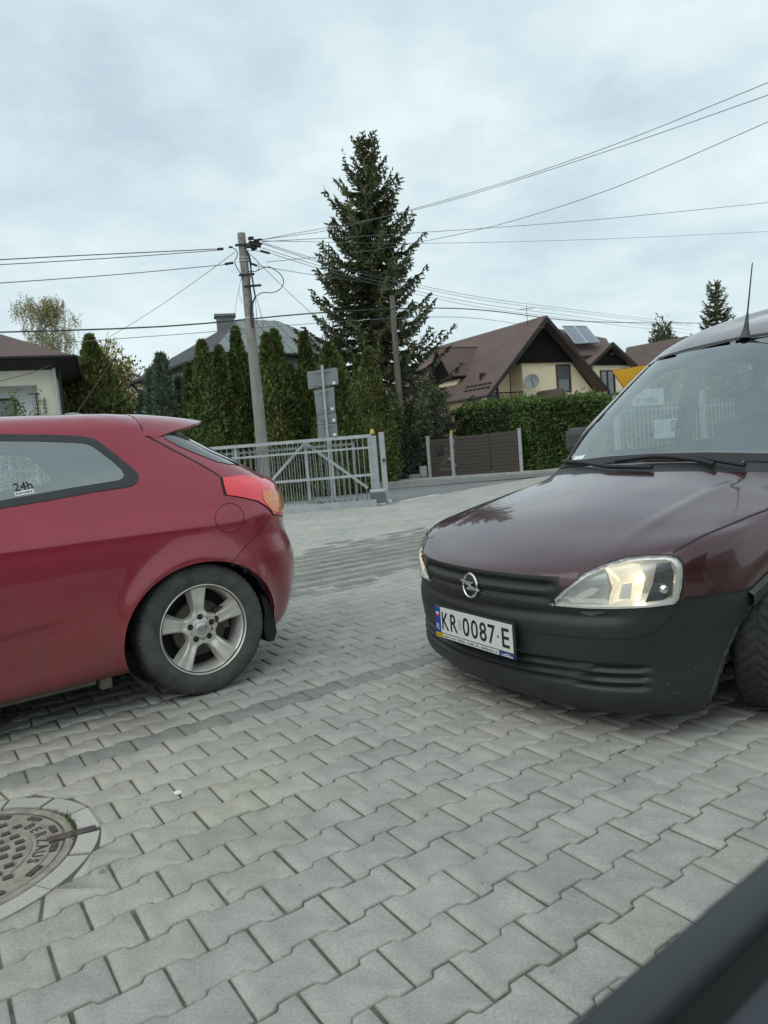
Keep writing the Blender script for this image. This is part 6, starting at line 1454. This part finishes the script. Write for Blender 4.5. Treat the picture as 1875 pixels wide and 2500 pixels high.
def grey_house():
    C, Lc, Rc, ap = PX(518, 859, 28), PX(318, 931, 35.3), PX(733, 862, 30.3), PX(584, 779, 34.0); ze = 5.5
    for p in (C, Lc, Rc): p.z = ze
    Rc = C+(Rc-C)*1.75; Bk = Lc+Rc-C; t = thing('grey_house', 'white-walled house under a pale sheet-metal hipped roof behind the thujas', 'house', (C.x, C.y, 0), 0)
    M_sheet = mat('sheet_roof', (.185, .205, .20), .55, .35, var=.16, vscale=.8, col2=(.25, .27, .26)); M_felt = mat('dark_roof', (.05, .052, .054), .8, var=.2, vscale=1)
    # ridge runs back from the apex, away from the street corner
    ap2 = ap+(Rc-C)*.30+Vector((0, 0, 0)); 
    rf = slab([C, Rc, ap2, ap], .10)
    k = 13
    for i in range(1, k):
        e_ = C.lerp(Rc, i/k); tp = e_+(ap-C.lerp(Rc, .5))*1.0; q = None
        for s_ in np.linspace(1, .02, 60):                            # seam up to the hip or ridge
            p = e_+((ap+ap2)/2-(C+Rc)/2)*s_
            a_ = (p-C).dot((Rc-C).normalized()); h_ = s_
            lo = (ap-C).dot((Rc-C).normalized())*s_; hi = (Rc-C).length-((Rc-ap2).dot((Rc-C).normalized()))*s_
            if lo <= a_ <= hi: q = p; break
        if q: rf.tube([e_+Vector((0, 0, .02)), q+Vector((0, 0, .02))], .028, 4)
    rf.build('roof', M_sheet, t); slab([C, ap, Lc], .12).build('roof', M_felt, t)
    slab([Lc, ap, ap2, Bk], .12).build('roof', M_felt, t); slab([Rc, Bk, ap2], .12).build('roof', M_felt, t)
    for a, b_ in ((C, Rc), (C, Lc)): MB().tube([a-Vector((0, 0, .10)), b_-Vector((0, 0, .10))], .09, 8).build('gutter', M_fasc, t)
    MB().tube([Lc-Vector((0, 0, .1)), Lc+Vector((.35, -.1, -.45)), Lc+Vector((.55, -.1, -.7)), Lc+Vector((.55, -.1, -4))], .07, 8).build('downpipe', M_fasc, t)
    ctr = (C+Bk)/2; w4 = [ctr+(p-ctr)*.90 for p in (C, Rc, Bk, Lc)]
    M_wh = mat('white_render', (.52, .53, .56), .9, var=.05, vscale=.7)
    for i in range(4):
        a, b_ = w4[i], w4[(i+1) % 4]; MB().add([(a.x, a.y, 0), (b_.x, b_.y, 0), (b_.x, b_.y, ze-.05), (a.x, a.y, ze-.05)], [(0, 1, 2, 3)]).build('wall', M_wh, t)
    a, b_ = w4[0], w4[1]; uu = (b_-a); uu.z = 0; LL = uu.length; uu.normalize(); nn = Vector((uu.y, -uu.x, 0))
    window_part(t, Vector((a.x, a.y, 0)), uu, nn, LL*.42, LL*.60, 2.3, 4.0)
    ch = MB(); c = PX(551, 795, 34.6); ch.box((c.x, c.y, c.z-.35), (.82, .55, 1.5), .25); cb_ = ch.build('chimney', mat('chimney_grey', (.17, .19, .18), .9, var=.15, vscale=2), t); MW[cb_.name] = MW[t.name]
    MB().box((c.x, c.y, c.z+.44), (1.0, .72, .12), .25).build('chimney_cap', mat('chimney_grey', (.17, .19, .18)), cb_)
grey_house()
def cream_house():
    T = PX(181, 868, 24.0); e_ = Vector((-math.cos(R(21)), -math.sin(R(21)), 0)); b_ = Vector((-math.sin(R(21)), math.cos(R(21)), 0)); zT = T.z; O = Vector((T.x, T.y, 0)); n_ = -b_
    t = thing('cream_house', 'cream house with dark brown hipped roof and a recessed balcony, at the left edge', 'house', O, 0)
    def Q(a, d, z): return O+e_*a+b_*d+Vector((0, 0, z))
    Wd, Dp, rise = 11., 9.5, 2.3
    A1, A2 = Q(4.6, 4.75, zT+rise), Q(Wd-4.6, 4.75, zT+rise)
    slab([Q(0, 0, zT), A1, A2, Q(Wd, 0, zT)], .10).build('roof', M_roof2, t); slab([Q(0, 0, zT), Q(0, Dp, zT), A1], .10).build('roof', M_roof2, t)
    slab([Q(Wd, 0, zT), A2, Q(Wd, Dp, zT)], .10).build('roof', M_roof2, t); slab([Q(0, Dp, zT), Q(Wd, Dp, zT), A2, A1], .10).build('roof', M_roof2, t)
    MB().tube([Q(-.02, -.05, zT-.02), Q(Wd, -.05, zT-.02)], .055, 8).build('gutter', M_fasc, t, smooth=True); MB().tube([Q(-.05, 0, zT-.02), Q(-.05, Dp, zT-.02)], .055, 8).build('gutter', M_fasc, t, smooth=True)
    MB().add([Q(.03, .02, zT-.04), Q(Wd, .02, zT-.04), Q(Wd, .02, zT-.12), Q(.03, .02, zT-.12), Q(.75, .72, zT-.34), Q(Wd, .72, zT-.34), Q(.03, Dp, zT-.12), Q(.75, Dp, zT-.34), Q(.03, Dp, zT-.04)], [(0, 1, 2, 3), (3, 2, 5, 4), (0, 3, 6, 8), (3, 4, 7, 6)]).build('soffit', M_fasc, t)
    zw = zT-.32; zr = PX(60, 940, 24).z; ar = 1.28
    def wall(pts, nm='wall', m=M_ivory): return MB().add(pts, [tuple(range(len(pts)))]).build(nm, m, t)
    wall([Q(.74, .74, zr), Q(.74, .74, zw), Q(Wd-.6, .74, zw), Q(Wd-.6, .74, zr)]); wall([Q(.74, .74, 0), Q(.74, .74, zr), Q(ar, .74, zr), Q(ar, .74, 0)])
    wall([Q(.74, .74, 0), Q(.74, Dp-.7, 0), Q(.74, Dp-.7, zw), Q(.74, .74, zw)])
    M_rec = mat('recess_white', (.78, .79, .80), .9, var=.04, vscale=1)
    wall([Q(ar, .74, 0), Q(ar, .74, zr), Q(ar, 1.6, zr), Q(ar, 1.6, 0)], 'recess_wall', M_rec); wall([Q(ar, 1.6, 0), Q(ar, 1.6, zr), Q(Wd-.6, 1.6, zr), Q(Wd-.6, 1.6, 0)], 'recess_wall', M_rec); wall([Q(ar, .74, zr), Q(Wd-.6, .74, zr), Q(Wd-.6, 2.3, zr), Q(ar, 2.3, zr)], 'recess_ceiling', M_rec)
    zf = PX(60, 1035, 24).z; MB().box(Q(6, 1.5, zf-.12), (9.4, 1.5, .2), R(21)).build('balcony_floor', M_kerb, t)
    window_part(t, Q(0, .74, 0), -e_, n_, -3.55, -2.56, zw-.50, zw-.06, 'attic_window')
    d0 = Q(0, 1.6, 0); window_part(t, d0, -e_, n_, -4.2, -2.05, zf, zr-.32, 'balcony_door')
    MB().tube([Q(.70, .66, zw+.05), Q(.68, .66, .1)], .055, 8).build('downpipe', mat('white_plastic', (.55, .57, .57)), t, smooth=True)
    MB().tube([Q(.55, .9, zw+.05), Q(.62, .9, .1)], .05, 8).build('downpipe', M_frame, t, smooth=True)
    rl = MB(); rl.tube([Q(ar+.05, .70, zf), Q(ar+.05, .70, zf+.98)], .025, 6); rl.tube([Q(ar+.28, .70, zf+.98), Q(ar-.02, .70, zf+.98)], .02, 6); rl.tube([Q(ar-.18, .70, zf+.0), Q(ar-.18, .70, zf+.85)], .012, 5)
    for k in range(5): rl.tube([Q(ar-.11, .70, zf+.25+.12*k), Q(ar-.24, .70, zf+.25+.12*k)], .012, 4)
    rl.build('balcony_railing', M_fasc, t)
cream_house()
# ================================================================== the car the picture is taken from
def own_car():
    a, b_ = GR(1875, 2085, .905), GR(1385, 2500, .905); d = (a-b_); d.z = 0; d.normalize(); n_ = Vector((-d.y, d.x, 0))      # outwards, away from the camera
    t = thing('camera_car', 'dark blurred window ledge of a car, cutting the bottom right corner', 'car', (a.x, a.y, 0), math.atan2(d.y, d.x))
    M_rub = mat('window_rubber', (.024, .028, .031), .5, var=.1, vscale=9); M_grv = mat('window_slot', (.002, .002, .002), .9); M_led = mat('inner_ledge', (.024, .028, .036), .6); M_dk = mat('dark_car_paint', (.012, .014, .016), .35, coat=1.)
    # section across the door: (outwards offset, height)
    def sweep(sec, nm, m, x0=-1.6, x1=1.9):
        k = len(sec); MB().add([(x0, o, z) for o, z in sec]+[(x1, o, z) for o, z in sec], [(i, (i+1) % k, k+(i+1) % k, k+i) for i in range(k)]+[tuple(range(k))[::-1], tuple(range(k, 2*k))]).build(nm, m, t, local=True, smooth=True, autosmooth=45)
    sweep([(-.016, .84), (-.0162, .899), (-.012, .9035), (-.005, .9045), (.001, .902), (.004, .890), (.004, .86)], 'window_rubber', M_rub)
    sweep([(-.031, .80), (-.031, .895), (-.0163, .895), (-.0163, .80)], 'window_slot', M_grv)
    sweep([(-.22, .78), (-.22, .897), (-.040, .901), (-.032, .897), (-.031, .78)], 'inner_ledge', M_led)
    sec = [(.004, .885), (.03, .86), (.075, .70), (.085, .50), (.065, .32), (.03, .24), (-.05, .22), (-.05, .885)]
    sweep(sec, 'door_panel', M_dk, -2.2, 2.2)
own_car()
